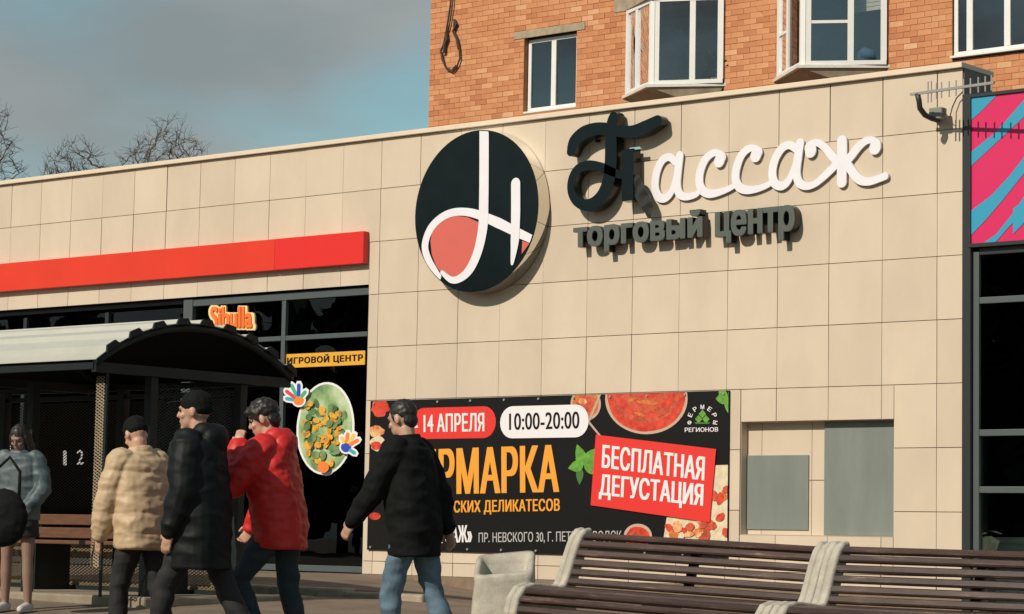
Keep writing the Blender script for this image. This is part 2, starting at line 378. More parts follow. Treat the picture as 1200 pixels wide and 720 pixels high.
# core of the building behind the tiles
core = MB()
core.box(XW+0.02, ALC[0], 0.014, 0.45, -0.4, 5.22); core.box(ALC[1], XR-0.004, 0.014, 0.45, -0.4, 5.22)
core.box(ALC[0], ALC[1], 0.014, 0.45, -0.4, ALC[2]); core.box(ALC[0], ALC[1], 0.014, 0.45, ALC[3], 5.22); core.box(ALC[0], ALC[1], 0.135, 0.45, ALC[2], ALC[3])
core.box(XL, XW+0.02, 0.014, 0.45, ZH+0.01, 5.22)
sp(core, 'wall_core', M['joint'])
sp(MB().box(XL, XR-0.002, 0.45, 0.50, 4.0, 5.24).box(XR-0.004, XR+0.004, 0.02, 0.55, 4.9, 5.262), 'parapet_back', M['parapet'])
sp(MB().box(XL, XR+5.5, 0.5, 13.2, 4.35, 4.5), 'roof', M['roof'])
sp(MB().box(XL, XL+0.2, 0.1, 13.2, -0.4, 4.6).box(XL, 6, 13.0, 13.2, -0.4, 4.6), 'rear_wall', M['parapet'])
sp(MB().box(XL, XR+0.012, -0.045, 0.57, R0+0.002, R0+0.055), 'coping', M['coping'], bevel=0.006)
sp(MB().box(XW+0.03, XR, 0.004, 0.014, -0.35, 0.3345), 'plinth', M['plinth'])
tile_cache = {}
def tile(x0, x1, z0, z1, y=0.0):
    if x1-x0 < 0.03 or z1-z0 < 0.03: return
    g = random.choice((0.0015, 0.002, 0.0025, 0.0035, 0.0045, 0.006))
    x0 += g; x1 -= g; z0 += 0.0035; z1 -= 0.0035
    w, h = round(x1-x0, 4), round(z1-z0, 4)
    if (w, h) not in tile_cache:
        me = MB().box(0, w, 0, 0.010, 0, h).mesh('tile'); me.materials.append(M['tile']); tile_cache[(w, h)] = me
    o = link('tile', tile_cache[(w, h)], None, shop); o.matrix_parent_inverse = Matrix.Translation((7, 0, -0.3))
    o.location = (x0, y+random.uniform(0, 0.002), z0); o.rotation_euler = (random.uniform(-.0025, .0025), 0, random.uniform(-.003, .003))
def sub(rects, c):
    out = []
    for (a, b, p, q) in rects:
        if b <= c[0] or a >= c[1] or q <= c[2] or p >= c[3]: out.append((a, b, p, q)); continue
        if a < c[0]: out.append((a, c[0], p, q))
        if b > c[1]: out.append((c[1], b, p, q))
        aa, bb = max(a, c[0]), min(b, c[1])
        if p < c[2]: out.append((aa, bb, p, c[2]))
        if q > c[3]: out.append((aa, bb, c[3], q))
    return out
cols = [XR]+[-0.6*k for k in range(0, 29)]
for k in range(len(cols)-1):
    for r in range(len(ROW)-1):
        for q in sub(sub([(cols[k+1], cols[k], ROW[r+1], ROW[r])], (XL-5, XW, -1, ZH)), ALC): tile(*q)
# recess with the two grey service panels
zz = [ALC[2], 1.381, ALC[3]]
xx = [ALC[0], -2.05, -1.46, ALC[1]]
for a, b in zip(xx, xx[1:]):
    for p, q in zip(zz, zz[1:]): tile(a, b, p, q, 0.122)
sp(MB().box(ALC[0], ALC[0]+0.004, 0.012, 0.120, ALC[2], ALC[3]).box(ALC[1]-0.004, ALC[1], 0.012, 0.120, ALC[2], ALC[3]).box(ALC[0], ALC[1], 0.012, 0.120, ALC[2], ALC[2]+0.004).box(ALC[0], ALC[1], 0.012, 0.120, ALC[3]-0.004, ALC[3]), 'recess_lining', M['tile'])
a0 = XZ(876, 534, .11); a1 = XZ(947, 621.5, .11)
sp(MB().box(a0[0], a1[0], 0.108, 0.120, a1[1], a0[1]), 'service_panel', M['panelgrey'], bevel=0.003)
a0 = XZ(966.5, 498, .11)
sp(MB().box(a0[0], ALC[1]-0.006, 0.104, 0.120, ALC[2]+0.006, ALC[3]-0.006), 'service_panel', M['panelgrey'], bevel=0.003)
# red band over the left shopfront
sp(MB().box(-8.79, XW-0.012, -0.095, -0.004, 3.832, 4.200), 'red_band', M['red2'], bevel=0.006)
sp(MB().box(XL, -8.794, -0.093, -0.004, 3.832, 4.200), 'red_band', M['red'], bevel=0.006)
# left shopfront glazing: set a little back, real frames and panes, a dark room behind
GY = 0.10
sp(MB().box(XW-0.004, XW+0.018, 0.012, 0.2, 0.34, ZH), 'window_jamb', M['tile'])
mull = [XW-0.005, -8.76, -10.36, -11.9, -13.5, -15.1, XL]
def fbar(x0, x1, z0, z1, y0=GY-0.05, y1=GY+0.03, m='frame', n='window_frame'): return sp(MB().box(x0, x1, y0, y1, z0, z1), n, M[m], bevel=0.004)
fbar(-10.32, XW-0.006, ZH-0.105, ZH-0.02); fbar(XL, -10.48, ZH-0.06, ZH-0.005, GY+0.02, GY+0.08, 'framedark')
fbar(-10.48, -10.32, 0.35, ZH-0.02, GY-0.06)
for x in mull[1:-1]:
    if abs(x+10.36) > .1: fbar(x-0.032, x+0.032, 0.42, ZH-0.11, m='frame' if x > -9 else 'framedark')
fbar(XW-0.05, XW-0.006, 0.42, ZH-0.11, m='framedark')
fbar(-10.315, -8.797, 3.015, 3.07); fbar(-8.723, XW-0.055, 3.015, 3.07); fbar(XL, -10.49, 3.015, 3.07, m='framedark')
fbar(XL, XW-0.006, 0.345, 0.415)
for a, b in zip(mull, mull[1:]):
    for p, q in ((0.42, 3.015), (3.07, ZH-0.11)):
        sp(MB().box(b+0.033, a-0.033, GY-0.004, GY+0.004, p, q), 'pane', M['pane'])
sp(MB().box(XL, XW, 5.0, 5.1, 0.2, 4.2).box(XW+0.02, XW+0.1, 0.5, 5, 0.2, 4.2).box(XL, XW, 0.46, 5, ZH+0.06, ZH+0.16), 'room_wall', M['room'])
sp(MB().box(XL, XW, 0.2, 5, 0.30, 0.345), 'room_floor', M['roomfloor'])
# right shopfront
XQ = 5.6
sp(MB().box(XR+0.012, XR+0.10, -0.03, 0.3, -0.3, 4.99), 'corner_post', M['framedark'], bevel=0.004)
for z in (3.044, 1.814, 1.289): fbar(XR+0.165, XQ, z-0.03, z+0.03, 0.02, 0.09)
for x in (XR+0.135, 1.75, 3.2, 4.65): fbar(x-0.03, x+0.03, 0.06, 3.5, 0.015, 0.095)
fbar(XR+0.165, XQ, 3.47, 3.54, 0.02, 0.09, 'framedark'); fbar(XR+0.165, XQ, 0.0, 0.06, 0.02, 0.09)
rx = [XR+0.165, 1.72, 1.78, 3.17, 3.23, 4.62, 4.68, XQ]
for i in range(0, 8, 2):
    for p, q in ((0.06, 1.259), (1.319, 1.784), (1.844, 3.014), (3.074, 3.47)): sp(MB().box(rx[i], rx[i+1], 0.05, 0.058, p, q), 'pane', M['pane2' if p < 1.5 else 'pane'])
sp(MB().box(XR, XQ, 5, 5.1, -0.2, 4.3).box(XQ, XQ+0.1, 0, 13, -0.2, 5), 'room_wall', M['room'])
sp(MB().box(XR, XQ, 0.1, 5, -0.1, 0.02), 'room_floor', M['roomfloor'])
sp(MB().box(XR+0.10, XQ, 0.0, 0.5, 3.54, 4.93), 'fascia_core', M['framedark'])
o = MB().box(1.0, 1.14, 0.75, 0.89, 0.02, 2.9).build('indoor_column', mat('pale_column', (0.30, 0.32, 0.24), 0.8, var=0.1)); tag(o, 'pale slim column inside the right shop window', 'column')
o = thing('storage_box', 'white box standing behind the glass of the right shopfront', 'box', (0.62, 1.05, 0.0))
MB().box(-0.42, 0.75, -0.3, 0.3, 0.02, 0.80).build('body', M['white'], o, bevel=0.01); MB().box(-0.45, 0.78, -0.33, 0.33, 0.80, 0.86).build('rim', M['white'], o, bevel=0.008)
o = thing('indoor_railing', 'pale vertical bars behind the shop glass near the entrance', 'railing', (-8.1, 0.9, 0.34))
for x in (-0.45, -0.3, 0.1): MB().box(x-0.02, x+0.02, -0.02, 0.02, 0, 0.75).build('bar', M['panelgrey'], o)
MB().box(-0.5, 0.15, -0.03, 0.03, 0.75, 0.79).build('rail', M['panelgrey'], o)

# ------------------------------------------------------------------ striped billboard
bb = thing('billboard', 'billboard with diagonal pink and turquoise stripes above the right shopfront', 'billboard', (XR, 0, 3.55))
bi = Matrix.Translation((-XR, 0, -3.55))
bx0, bx1, bz0, bz1 = XR+0.105, 4.2, 3.575, 4.955
def bp_(mb_, name, m, **k): o = mb_.build(name, m, bb, **k); o.matrix_parent_inverse = bi; return o
bp_(MB().box(bx0-0.03, bx1+0.03, -0.04, -0.002, bz0-0.035, bz0), 'frame', M['framedark']); bp_(MB().box(bx0-0.03, bx1+0.03, -0.04, -0.002, bz1, bz1+0.03), 'frame', M['framedark'])
bp_(MB().box(bx0-0.03, bx0, -0.042, -0.002, bz0, bz1), 'frame', M['framedark']); bp_(MB().box(bx1, bx1+0.03, -0.042, -0.002, bz0, bz1), 'frame', M['framedark'])
bp_(MB().box(bx0, bx1, -0.02, -0.006, bz0, bz1), 'board', M['pink'])
def clip(poly, x0, x1, z0, z1):
    for ax, lim, sg in ((0, x0, 1), (0, x1, -1), (1, z0, 1), (1, z1, -1)):
        out = []
        for i in range(len(poly)):
            a, b = poly[i-1], poly[i]; da, db = (a[ax]-lim)*sg, (b[ax]-lim)*sg
            if (da >= 0) != (db >= 0): t = da/(da-db); out.append((a[0]+(b[0]-a[0])*t, a[1]+(b[1]-a[1])*t))
            if db >= 0: out.append(b)
        poly = out
        if not poly: return []
    return poly
def zb(zx, zy): return XZ(1040+zx/3.13, 70+zy/3.13, -0.02)
stripes = [[(300,228),(345,190),(395,138),(440,90),(300,90)], [(300,345),(400,265),(500,150),(560,80),(660,80),(500,212),(400,305),(300,398)],
           [(300,560),(380,500),(450,425),(500,360),(700,120),(760,120),(500,420),(420,520),(360,590),(300,652)], [(330,690),(400,640),(460,565),(500,505),(760,200),(830,200),(500,562),(450,610),(380,690)]]
kk = 0
for k in range(0, 9):
    for st in (stripes if k == 0 else stripes[2:]):
        w = [zb(*q) for q in st]; w = [(x+0.46*k, z) for x, z in w]
        c = clip(w, bx0+.002, bx1-.002, bz0+.002, bz1-.002)
        if len(c) > 2:
            kk = kk+1 if k or st is not stripes[0] else 0; bp_(MB().prism(c, -0.024-0.0006*kk, -0.0205), 'stripe', M['cyan'])

# ------------------------------------------------------------------ round logo sign
LC = (-5.60, 4.290); LRX = 0.885
lg = thing('round_sign', 'large round black logo sign with white looping strokes and a coral shape', 'sign', (LC[0], 0, LC[1]))
li = Matrix.Translation((-LC[0], 0, -LC[1]))
def lp(mb_, name, m, **k): o = mb_.build(name, m, lg, **k); o.matrix_parent_inverse = li; return o
NC = 72; circ = [(LC[0]+LRX*math.cos(2*math.pi*k/NC), LC[1]+LRX*math.sin(2*math.pi*k/NC)) for k in range(NC)]
LY = -0.20
mbr = MB(); n = NC
mbr.add([(x, LY+0.002, z) for x, z in circ]+[(x, -0.015, z) for x, z in circ], [(i, (i+1) % n, n+(i+1) % n, n+i) for i in range(n)])
lp(mbr, 'rim', M['rim'], smooth=True)
lp(MB().prism([(LC[0]+(x-LC[0])*.999, LC[1]+(z-LC[1])*.999) for x, z in circ], LY, LY+0.01), 'face', M['black'])
lp(MB().prism([(LC[0]+(x-LC[0])*.97, LC[1]+(z-LC[1])*.97) for x, z in circ], -0.06, -0.012), 'back', M['blackside'])
def zl(x, y): return XZ(470+x/2.88, 120+y/2.88, LY)
def inside(p, k=0.985):
    d = math.hypot(p[0]-LC[0], p[1]-LC[1]); r = LRX*k
    return p if d <= r else (LC[0]+(p[0]-LC[0])*r/d, LC[1]+(p[1]-LC[1])*r/d)
def lpoly(pts, dy, m, name='emblem_shape'):
    lp(MB().prism([inside(zl(*q)) for q in pts], LY-dy, LY-dy+0.003), name, M[m])
def lstroke(pts, w, dy, sub=8):
    mb_ = MB().ribbon([zl(*q) for q in pts], [v*0.0030*1.0 for v in w], LY-dy, LY-dy+0.003, sub=sub)
    for i, v in enumerate(mb_.v):
        q = inside((v[0], v[2])); mb_.v[i] = (q[0], v[1], q[1])
    lp(mb_, 'emblem_stroke', M['white'])
lpoly([(100,470),(108,425),(140,392),(180,383),(225,388),(262,405),(262,470),(245,530),(215,580),(180,600),(150,592),(120,555),(105,515)], 0.005, 'coral')
lstroke([(282,70),(282,200),(281,330),(278,420),(262,500),(236,560),(205,592),(172,600),(140,575)], [44,44,44,44,40,37,30,24,16], 0.010)
lstroke([(128,590),(95,535),(82,485),(98,432),(130,395),(170,374),(215,370),(262,380),(330,408),(390,438),(450,466)], [26,30,32,32,30,29,29,32,38,34,28], 0.0075)
lstroke([(389,275),(389,380),(386,470),(377,545)], [42,42,38,12], 0.0125)
lpoly([(410,468),(437,478),(408,512)], 0.005, 'coral')

# ------------------------------------------------------------------ raised letters
sg = thing('script_lettering', 'raised script lettering, tall black initial followed by white letters', 'sign', (-4.5, 0, 4.3))
si = Matrix.Translation((4.5, 0, -4.3))
def sgp(mb_, name, m, lab=None):
    o = mb_.build(name, m, sg); o.matrix_parent_inverse = si
    if lab: o['label'] = lab
    return o
def za(x, y, Y): return XZ(640+x/2.857, 110+y/2.857, Y)
LN = [0]
def letter(strokes, lab=None):
    mb_ = MB(); k = 0; LN[0] += 1
    for pts, w in strokes:
        Y = -0.032-0.0012*k-0.0004*LN[0]; k += 1
        closed = pts[0] == pts[-1]
        q = [za(*p, -0.032) for p in (pts[:-1] if closed else pts)]
        ww = [v*0.00365 for v in w] if isinstance(w, list) else w*0.00365
        if closed and isinstance(ww, list): ww = ww[:-1]
        mb_.ribbon(q, ww, Y, -0.020+0.0008*k+0.0003*LN[0], closed=closed)
    sgp(mb_, 'letter', M['white'], lab)
letter([([(432,228),(412,212),(388,224),(370,262),(364,310),(374,343),(396,350),(418,330),(432,285),(437,245)], [22,22,24,25,26,26,24,20,16,14]),
        ([(447,208),(441,260),(438,305),(446,335),(468,345),(500,338),(515,322)], [26,26,26,25,21,17,14])])
letter([([(580,226),(592,212),(578,199),(556,200),(532,222),(516,260),(513,298),(524,324),(548,335),(585,328),(622,312),(634,300)], [24,20,18,21,24,26,26,26,24,19,16,13]), ([(579,227),(581,222)], 34)])
letter([([(700,208),(714,196),(700,183),(678,184),(654,206),(638,246),(634,284),(646,312),(672,322),(708,318),(744,304),(756,292)], [24,20,18,21,24,26,26,26,24,19,16,13]), ([(701,209),(703,204)], 34)])
letter([([(838,186),(815,172),(790,182),(767,218),(757,262),(764,298),(788,309),(812,290),(830,246),(840,205)], [22,22,24,25,26,26,24,20,16,14]),
        ([(850,165),(843,215),(838,262),(846,296),(868,309),(896,304),(925,282),(950,258),(976,232)], [26,26,26,25,22,18,20,22,22])])
letter([([(884,196),(876,180),(890,166),(914,166),(936,184),(958,210),(980,234)], [24,20,18,20,22,24,24]), ([(885,194),(887,188)], 34),
        ([(991,158),(991,200),(990,296)], 30),
        ([(1002,232),(1024,206),(1048,176),(1072,158),(1096,156),(1110,170),(1104,184)], [24,24,23,20,18,20,24]), ([(1101,183),(1103,178)], 34),
        ([(1004,226),(1026,262),(1050,288),(1080,294),(1110,286),(1136,276)], [24,25,25,22,20,20])])
# the black initial: deep channel letter
def zt(x, y, Y=-0.165): return XZ(600+x/3.6, 80+y/3.6, Y)
T = []
T.append(([(247,352),(262,310),(300,275),(350,257),(405,256),(455,266),(505,268),(555,252),(612,222)], [30,42,44,40,36,36,38,42,34]))
T.append(([(428,206),(418,240),(417,320),(416,400),(408,470),(386,530),(350,568),(310,578),(272,560),(250,520),(252,470),(276,428),(320,410),(370,416),(418,436),(458,452)], [34,36,44,46,46,46,42,36,32,28,28,30,30,28,26,22]))
T.append(([(488,342),(488,420),(488,560)], [44,44,44]))
mbT = MB(); mbS = MB()
for k, (pts, w) in enumerate(T):
    q = [zt(*p) for p in pts]; w = [v*0.0034 for v in w]
    mbT.ribbon(q, w, -0.165-0.0015*k, -0.157+0.0012*k, cap=True, flat0=(k == 2), flat1=(k == 2))
    mbS.ribbon(q, [v*0.985 for v in w], -0.1565+0.0012*k, -0.045+0.002*k, cap=True, flat0=(k == 2), flat1=(k == 2))
ini = sgp(mbT, 'initial_letter', M['black'], 'tall black initial letter standing proud of the wall'); o = mbS.build('letter_return', M['blackside'], ini)
# torn film hanging from the initial
q = [zt(520,480,-0.14), zt(545,530,-0.14), zt(572,580,-0.14), zt(580,625,-0.14)]
mbF = MB().ribbon(q, [0.16, 0.15, 0.13, 0.05], -0.150, -0.144, sub=8)
for i, v in enumerate(mbF.v): mbF.v[i] = (v[0], v[1]+0.045*noise.noise(Vector((v[0]*9, 3, v[2]*9))), v[2])
mbF.build('torn_film', mat('torn_black_film', (0.03, 0.03, 0.025), 0.12, bump=0.5, bscale=8, dist=0.02), ini)
MB().box(zt(500,330)[0]-0.02, zt(500,330)[0]+0.12, -0.155, -0.12, zt(500,345)[1], zt(500,335)[1]).build('torn_film', M['rim'], ini)
for px, py in ((330, 300), (430, 300), (490, 400), (320, 560)):
    c = zt(px, py); MB().box(c[0]-0.015, c[0]+0.015, -0.06, -0.008, c[1]-0.015, c[1]+0.015).build('standoff', M['blackside'], ini)

s2 = thing('grey_lettering', 'small grey raised letters in one line below the script lettering', 'sign', (-3.9, 0, 3.6))
def line_letters(txt, pl, pr_, ptl, merge):
    Y = -0.135
    for nm, mt_, yy, th, of in (('letter', 'letgrey', Y, 0.012, 0.04), ('letter_return', 'blackside', Y+0.022, 0.085, 0.036)):
        o = fit_text(txt, XZ(*pl, Y), XZ(*pr_, Y), XZ(*ptl, Y), yy, th, M[mt_], s2, nm, offset=of, spacing=1.06, vz=0.8)
        split_letters(o, nm, merge)
line_letters('торговый', (672, 298.5), (823, 286), (672, 259), (6,))
line_letters('центр', (838, 288.5), (931, 280.5), (838, 248.5), ())
for o in list(s2.children): o.matrix_parent_inverse = Matrix.Translation((3.9, 0, -3.6))

# ------------------------------------------------------------------ fair banner
bn = thing('fair_banner', 'black vinyl banner advertising an April food fair, red and orange print', 'banner', (-4.8, 0, 0.6))
bni = Matrix.Translation((4.8, 0, -0.6))
BX0, BX1, BZ0, BZ1 = -7.262, -2.352, 0.606, 2.272
BY = -0.022
def bnp(o): o.matrix_parent_inverse = bni; return o
# gently rippled sheet
mbv = MB(); NX, NZ = 60, 16
def rip(x, z): return 0.0
for j in range(NZ+1):
    for i in range(NX+1):
        x = BX0+(BX1-BX0)*i/NX; z = BZ0+(BZ1-BZ0)*j/NZ; mbv.v.append((x, BY, z))
mbv.f = [(j*(NX+1)+i, j*(NX+1)+i+1, (j+1)*(NX+1)+i+1, (j+1)*(NX+1)+i) for j in range(NZ) for i in range(NX)]
mbv.box(BX0, BX1, BY+0.002, -0.006, BZ0, BZ1)
bnp(mbv.build('sheet', M['vinyl'], bn))
lay = [0]
def yl(): lay[0] += 1; return BY-0.0012-0.0005*lay[0]
def bz(x, y, reg='R'):                              # two enlarged crops of the photograph
    return XZ(420+x/3.27, 440+y/3.27, BY) if reg == 'L' else XZ(640+x/3.27, 440+y/3.27, BY)
def bpoly(pts, m, name='print_shape', reg='R', raw=False):
    w = pts if raw else [bz(*p, reg) for p in pts]
    w = clip(w, BX0+.004, BX1-.004, BZ0+.004, BZ1-.004)
    y = yl(); return bnp(MB().prism(w, y, y+0.0005).build(name, M[m], bn))
def pill(x0, x1, z0, z1, m):
    r = (z1-z0)/2; c = []
    for k in range(13): a = -math.pi/2+math.pi*k/12; c.append((x1-r+r*math.cos(a), (z0+z1)/2+r*math.sin(a)))
    for k in range(13): a = math.pi/2+math.pi*k/12; c.append((x0+r+r*math.cos(a), (z0+z1)/2+r*math.sin(a)))
    bpoly(c, m, 'print_pill', raw=True)
def btext(txt, pl, pr_, ptl, m, offset=0.02, reg='L', spacing=1.0):
    y = yl()-0.0025; o = fit_text(txt, bz(*pl, reg), bz(*pr_, reg), bz(*ptl, reg), y, 0.0005, M[m], bn, 'lettering', offset=offset, spacing=spacing); return bnp(o)
def ell(cx, cy, rx, ry, m, reg='R', n=28, rot=0.0, name='print_shape', wob=0.0):
    pts = []
    for k in range(n):
        a = 2*math.pi*k/n; r = 1+wob*noise.noise(Vector((math.cos(a)*2, math.sin(a)*2, cx))); x, y = rx*r*math.cos(a), ry*r*math.sin(a)
        pts.append((cx+x*math.cos(rot)-y*math.sin(rot), cy+x*math.sin(rot)+y*math.cos(rot)))
    return bpoly(pts, m, name, reg)
L0 = bz(527, 180, 'L'); z_a = bz(400, 242, 'L')[1]; z_b = bz(400, 121, 'L')[1]
pill(-6.62, L0[0], z_a, z_b, 'p_red')
btext('11 - 14 АПРЕЛЯ', (165, 219), (484, 215), (165, 150), 'p_white', 0.03, spacing=1.06)
lay[0] = 14
Q0 = bz(545, 180, 'L'); Q1 = bz(165, 170, 'R'); pill(Q0[0], Q1[0], bz(700, 240, 'L')[1], bz(700, 116, 'L')[1], 'p_white')
btext('10:00-20:00', (580, 210), (849, 204), (580, 146), 'p_black', 0.018, spacing=1.04)
lay[0] = 0
btext('ЯРМАРКА', (235, 458), (770, 447), (235, 285), 'p_orange', 0.036, spacing=1.05)
btext('ФЕРМЕРСКИХ ДЕЛИКАТЕСОВ', (215, 538), (773, 529), (215, 482), 'p_orange', 0.032, spacing=1.07)
btext('«ПАССАЖ»', (235, 646), (437, 640), (235, 580), 'p_white', 0.03)
btext('ПР. НЕВСКОГО 30, Г. ПЕТРОЗАВОДСК', (462, 648), (1010, 642), (462, 603), 'p_grey', 0.012)
lay[0] = 0
# left edge picture (red berries and pale dish)
ell(85, 125, 34, 34, 'p_sauce', 'L', wob=.3); ell(70, 215, 30, 22, 'p_food', 'L', wob=.3); ell(75, 262, 30, 30, 'p_cream', 'L', wob=.2); ell(70, 270, 22, 16, 'p_sauce', 'L', wob=.3); ell(64, 540, 22, 14, 'p_sauce', 'L')
lay[0] = 0
# bowls along the top
ell(152, 110, 58, 64, 'p_rim', n=36); ell(152, 108, 50, 56, 'p_jam', n=36, wob=.05); ell(150, 112, 34, 36, 'p_sauce2', wob=.25); ell(140, 100, 16, 12, 'p_food', wob=.3)
bpoly([(205,70),(212,72),(168,178),(212,232),(206,236),(160,180)], 'p_rim')
ell(385, 90, 158, 136, 'p_rim', n=48); ell(385, 84, 150, 132, 'p_sauce', n=48, wob=.03); ell(385, 78, 128, 104, 'p_sauce2', n=48, wob=.06); ell(385, 74, 112, 88, 'p_sauce', n=40, wob=.08)
for cx, cy, rx_, ry_, r in ((350,90,60,18,.2),(430,95,50,16,-.5),(390,130,60,14,0),(340,120,36,12,.6),(450,140,30,10,-.6)): ell(cx, cy, rx_, ry_, 'p_sauce2', rot=r, wob=.2)
for cx, cy, rx_, ry_, r in ((390,105,40,9,.1),(360,150,22,6,.4),(330,95,20,6,-.3)): ell(cx, cy, rx_, ry_, 'p_jam', rot=r, wob=.2)
lay[0] = 0
# emblem with two words
import_words = [('ФЕРМЕРЫ', 602, 168, 52, 62)]
for i, ch in enumerate('ФЕРМЕРЫ'):
    a = math.pi*(1.06-1.12*i/6.0); cx, cy = 600+50*math.cos(a), 172-50*math.sin(a); t = math.pi/2-a
    def rr(dx, dy): return (cx+dx*math.cos(t)-dy*math.sin(t), cy+dx*math.sin(t)+dy*math.cos(t))
    btext(ch, rr(-7, 8), rr(7, 8), rr(-7, -9), 'p_white', 0.03, 'R')
btext('РЕГИОНОВ', (533, 218), (661, 216), (533, 201), 'p_white', 0.03, 'R')
for cx, cy in ((600, 148), (586, 168), (614, 168)): bpoly([(cx, cy-16), (cx+14, cy), (cx, cy+16), (cx-14, cy)], 'p_green')
bpoly([(570,180),(630,180),(626,187),(574,187)], 'p_dkgreen')
lay[0] = 0
# basil sprigs
def leaf(cx, cy, ln, wd, a, m='p_green'):
    pts = []
    for k in range(9): t = k/8; pts.append((ln*t, wd*math.sin(math.pi*t**0.8)))
    for k in range(7, 0, -1): t = k/8; pts.append((ln*t, -wd*math.sin(math.pi*t**0.8)))
    bpoly([(cx+x*math.cos(a)-y*math.sin(a), cy+x*math.sin(a)+y*math.cos(a)) for x, y in pts], m, 'print_leaf')
leaf(130, 350, 70, 14, 1.6, 'p_dkgreen')
for a, l_, w_ in ((-1.9, 82, 20), (-0.75, 95, 26), (0.45, 78, 22), (2.9, 62, 22), (-2.5, 40, 14)): leaf(145, 342, l_, w_, a)
leaf(690, 60, 34, 22, 2.4); leaf(700, 88, 50, 22, 3.1); leaf(696, 80, 70, 14, 1.5); leaf(700, 60, 30, 20, .5)
lay[0] = 0
# picture of the food tray at the lower right, red berry bowl
bpoly([(640,345),(706,343),(706,640),(448,640),(462,545),(520,545),(625,560)], 'p_cream')
rg = random.Random(3)
for k in range(26):
    cx = rg.uniform(470, 700); cy = rg.uniform(560, 630) if cx < 640 else rg.uniform(360, 630)
    ell(cx, cy, rg.uniform(12, 26), rg.uniform(10, 20), rg.choice(('p_food', 'p_jam', 'p_sauce2', 'p_cream', 'p_sauce')), rot=rg.uniform(0, 3), wob=.3, n=16)
ell(355, 615, 54, 46, 'p_rim'); ell(355, 622, 46, 42, 'p_sauce', wob=.08); ell(345, 612, 20, 14, 'p_sauce2', wob=.3)
bpoly([(194,228),(655,283),(630,564),(174,498)], 'p_red', 'print_label')
btext('БЕСПЛАТНАЯ', (217, 355), (610, 405), (221, 265), 'p_white', 0.034, 'R', 1.06)
btext('ДЕГУСТАЦИЯ', (206, 475), (605, 518), (210, 377), 'p_white', 0.034, 'R', 1.06)
rg = random.Random(5)
for i in range(11):
    x = BX0+0.06+i*(BX1-BX0-0.12)/10
    for z in (BZ0+0.03, BZ1-0.03): bnp(MB().tube([(x, BY-0.016, z), (x, BY+0.004, z)], 0.013, 8).build('eyelet', M['antenna'], bn))

# ------------------------------------------------------------------ window graphics on the left shopfront
SY = 0.082
ws = thing('orange_window_sign', 'orange shop name sign with cream outline in the left shopfront', 'sign', (-9.3, SY, 3.3)); wsi = Matrix.Translation((9.3, -SY, -3.3))
M['sib'] = mat('orange_sign_face', (0.80, 0.17, 0.025), 0.45); M['sibc'] = mat('cream_sign_edge', (0.80, 0.62, 0.30), 0.45)
for off, m, y, ex in ((0.10, 'sibc', SY-0.05, 0.02), (0.035, 'sib', SY-0.066, 0.012)):
    k = 0 if off > .05 else 1
    o = fit_text('Sibulla', XZ(248.5+3*k, 387-2*k, SY), XZ(303-3*k, 388-3*k, SY), XZ(248.5+3*k, 358+2*k, SY), y, ex, M[m], ws, 'lettering' if k else 'outline', offset=off, vz=0.9, spacing=1.02); o.matrix_parent_inverse = wsi
pl_ = thing('yellow_strip_sign', 'narrow yellow strip sign with black capitals on the shop glass', 'sign', (-8, SY, 2.8)); pli = Matrix.Translation((8, -SY, -2.8))
a = XZ(333, 431, SY); b = XZ(427.5, 425.5, SY); c = XZ(333, 415.5, SY)
o = MB().box(a[0], b[0], SY, SY+0.012, a[1]-0.005, c[1]).build('plate', mat('yellow_plate', (0.72, 0.36, 0.03), 0.5), pl_); o.matrix_parent_inverse = pli
o = fit_text('ИГРОВОЙ ЦЕНТР', (a[0]+0.05, a[1]+0.025), (b[0]-0.03, a[1]+0.025), (a[0]+0.05, c[1]-0.02), SY-0.003, 0.002, M['p_black'], pl_, offset=0.035, spacing=1.12, vz=0.6); o.matrix_parent_inverse = pli
dc = thing('oval_window_sticker', 'oval green window sticker with white border and coloured hand prints', 'sticker', (-8, SY, 1.9)); dci = Matrix.Translation((8, -SY, -1.9))
def zd(x, y): return XZ(320+x/3.6, 380+y/3.6, SY)
dl = [0]
def dpoly(pts, m, name='print_shape'):
    dl[0] += 1; y = SY+0.012-0.0005*dl[0]; o = MB().prism([zd(*p) for p in pts], y, y+0.0008).build(name, m, dc); o.matrix_parent_inverse = dci; return o
def dell(cx, cy, rx, ry, m, rot=0, n=40, name='print_shape'):
    return dpoly([(cx+rx*math.cos(2*math.pi*k/n)*math.cos(rot)-ry*math.sin(2*math.pi*k/n)*math.sin(rot), cy+rx*math.cos(2*math.pi*k/n)*math.sin(rot)+ry*math.sin(2*math.pi*k/n)*math.cos(rot)) for k in range(n)], m, name)
def wash(name, a, b, c, sc):
    m = bpy.data.materials.new(name); m.use_nodes = True; N = m.node_tree.nodes; K = m.node_tree.links.new; t = N.new('ShaderNodeTexCoord'); n = N.new('ShaderNodeTexNoise'); n.inputs['Scale'].default_value = sc; n.inputs['Detail'].default_value = 4
    r = N.new('ShaderNodeValToRGB'); r.color_ramp.elements[0].position = 0.35; r.color_ramp.elements[0].color = (*a, 1); r.color_ramp.elements[1].position = 0.68; r.color_ramp.elements[1].color = (*c, 1); e = r.color_ramp.elements.new(0.5); e.color = (*b, 1)
    K(t.outputs['Object'], n.inputs['Vector']); K(n.outputs['Fac'], r.inputs[0]); K(r.outputs[0], N['Principled BSDF'].inputs['Base Color']); N['Principled BSDF'].inputs['Roughness'].default_value = 0.5; return m
WH = M['p_white']
dell(218, 440, 122, 196, WH, 0.06, name='sticker_border'); dell(222, 606, 34, 34, WH, name='sticker_border')
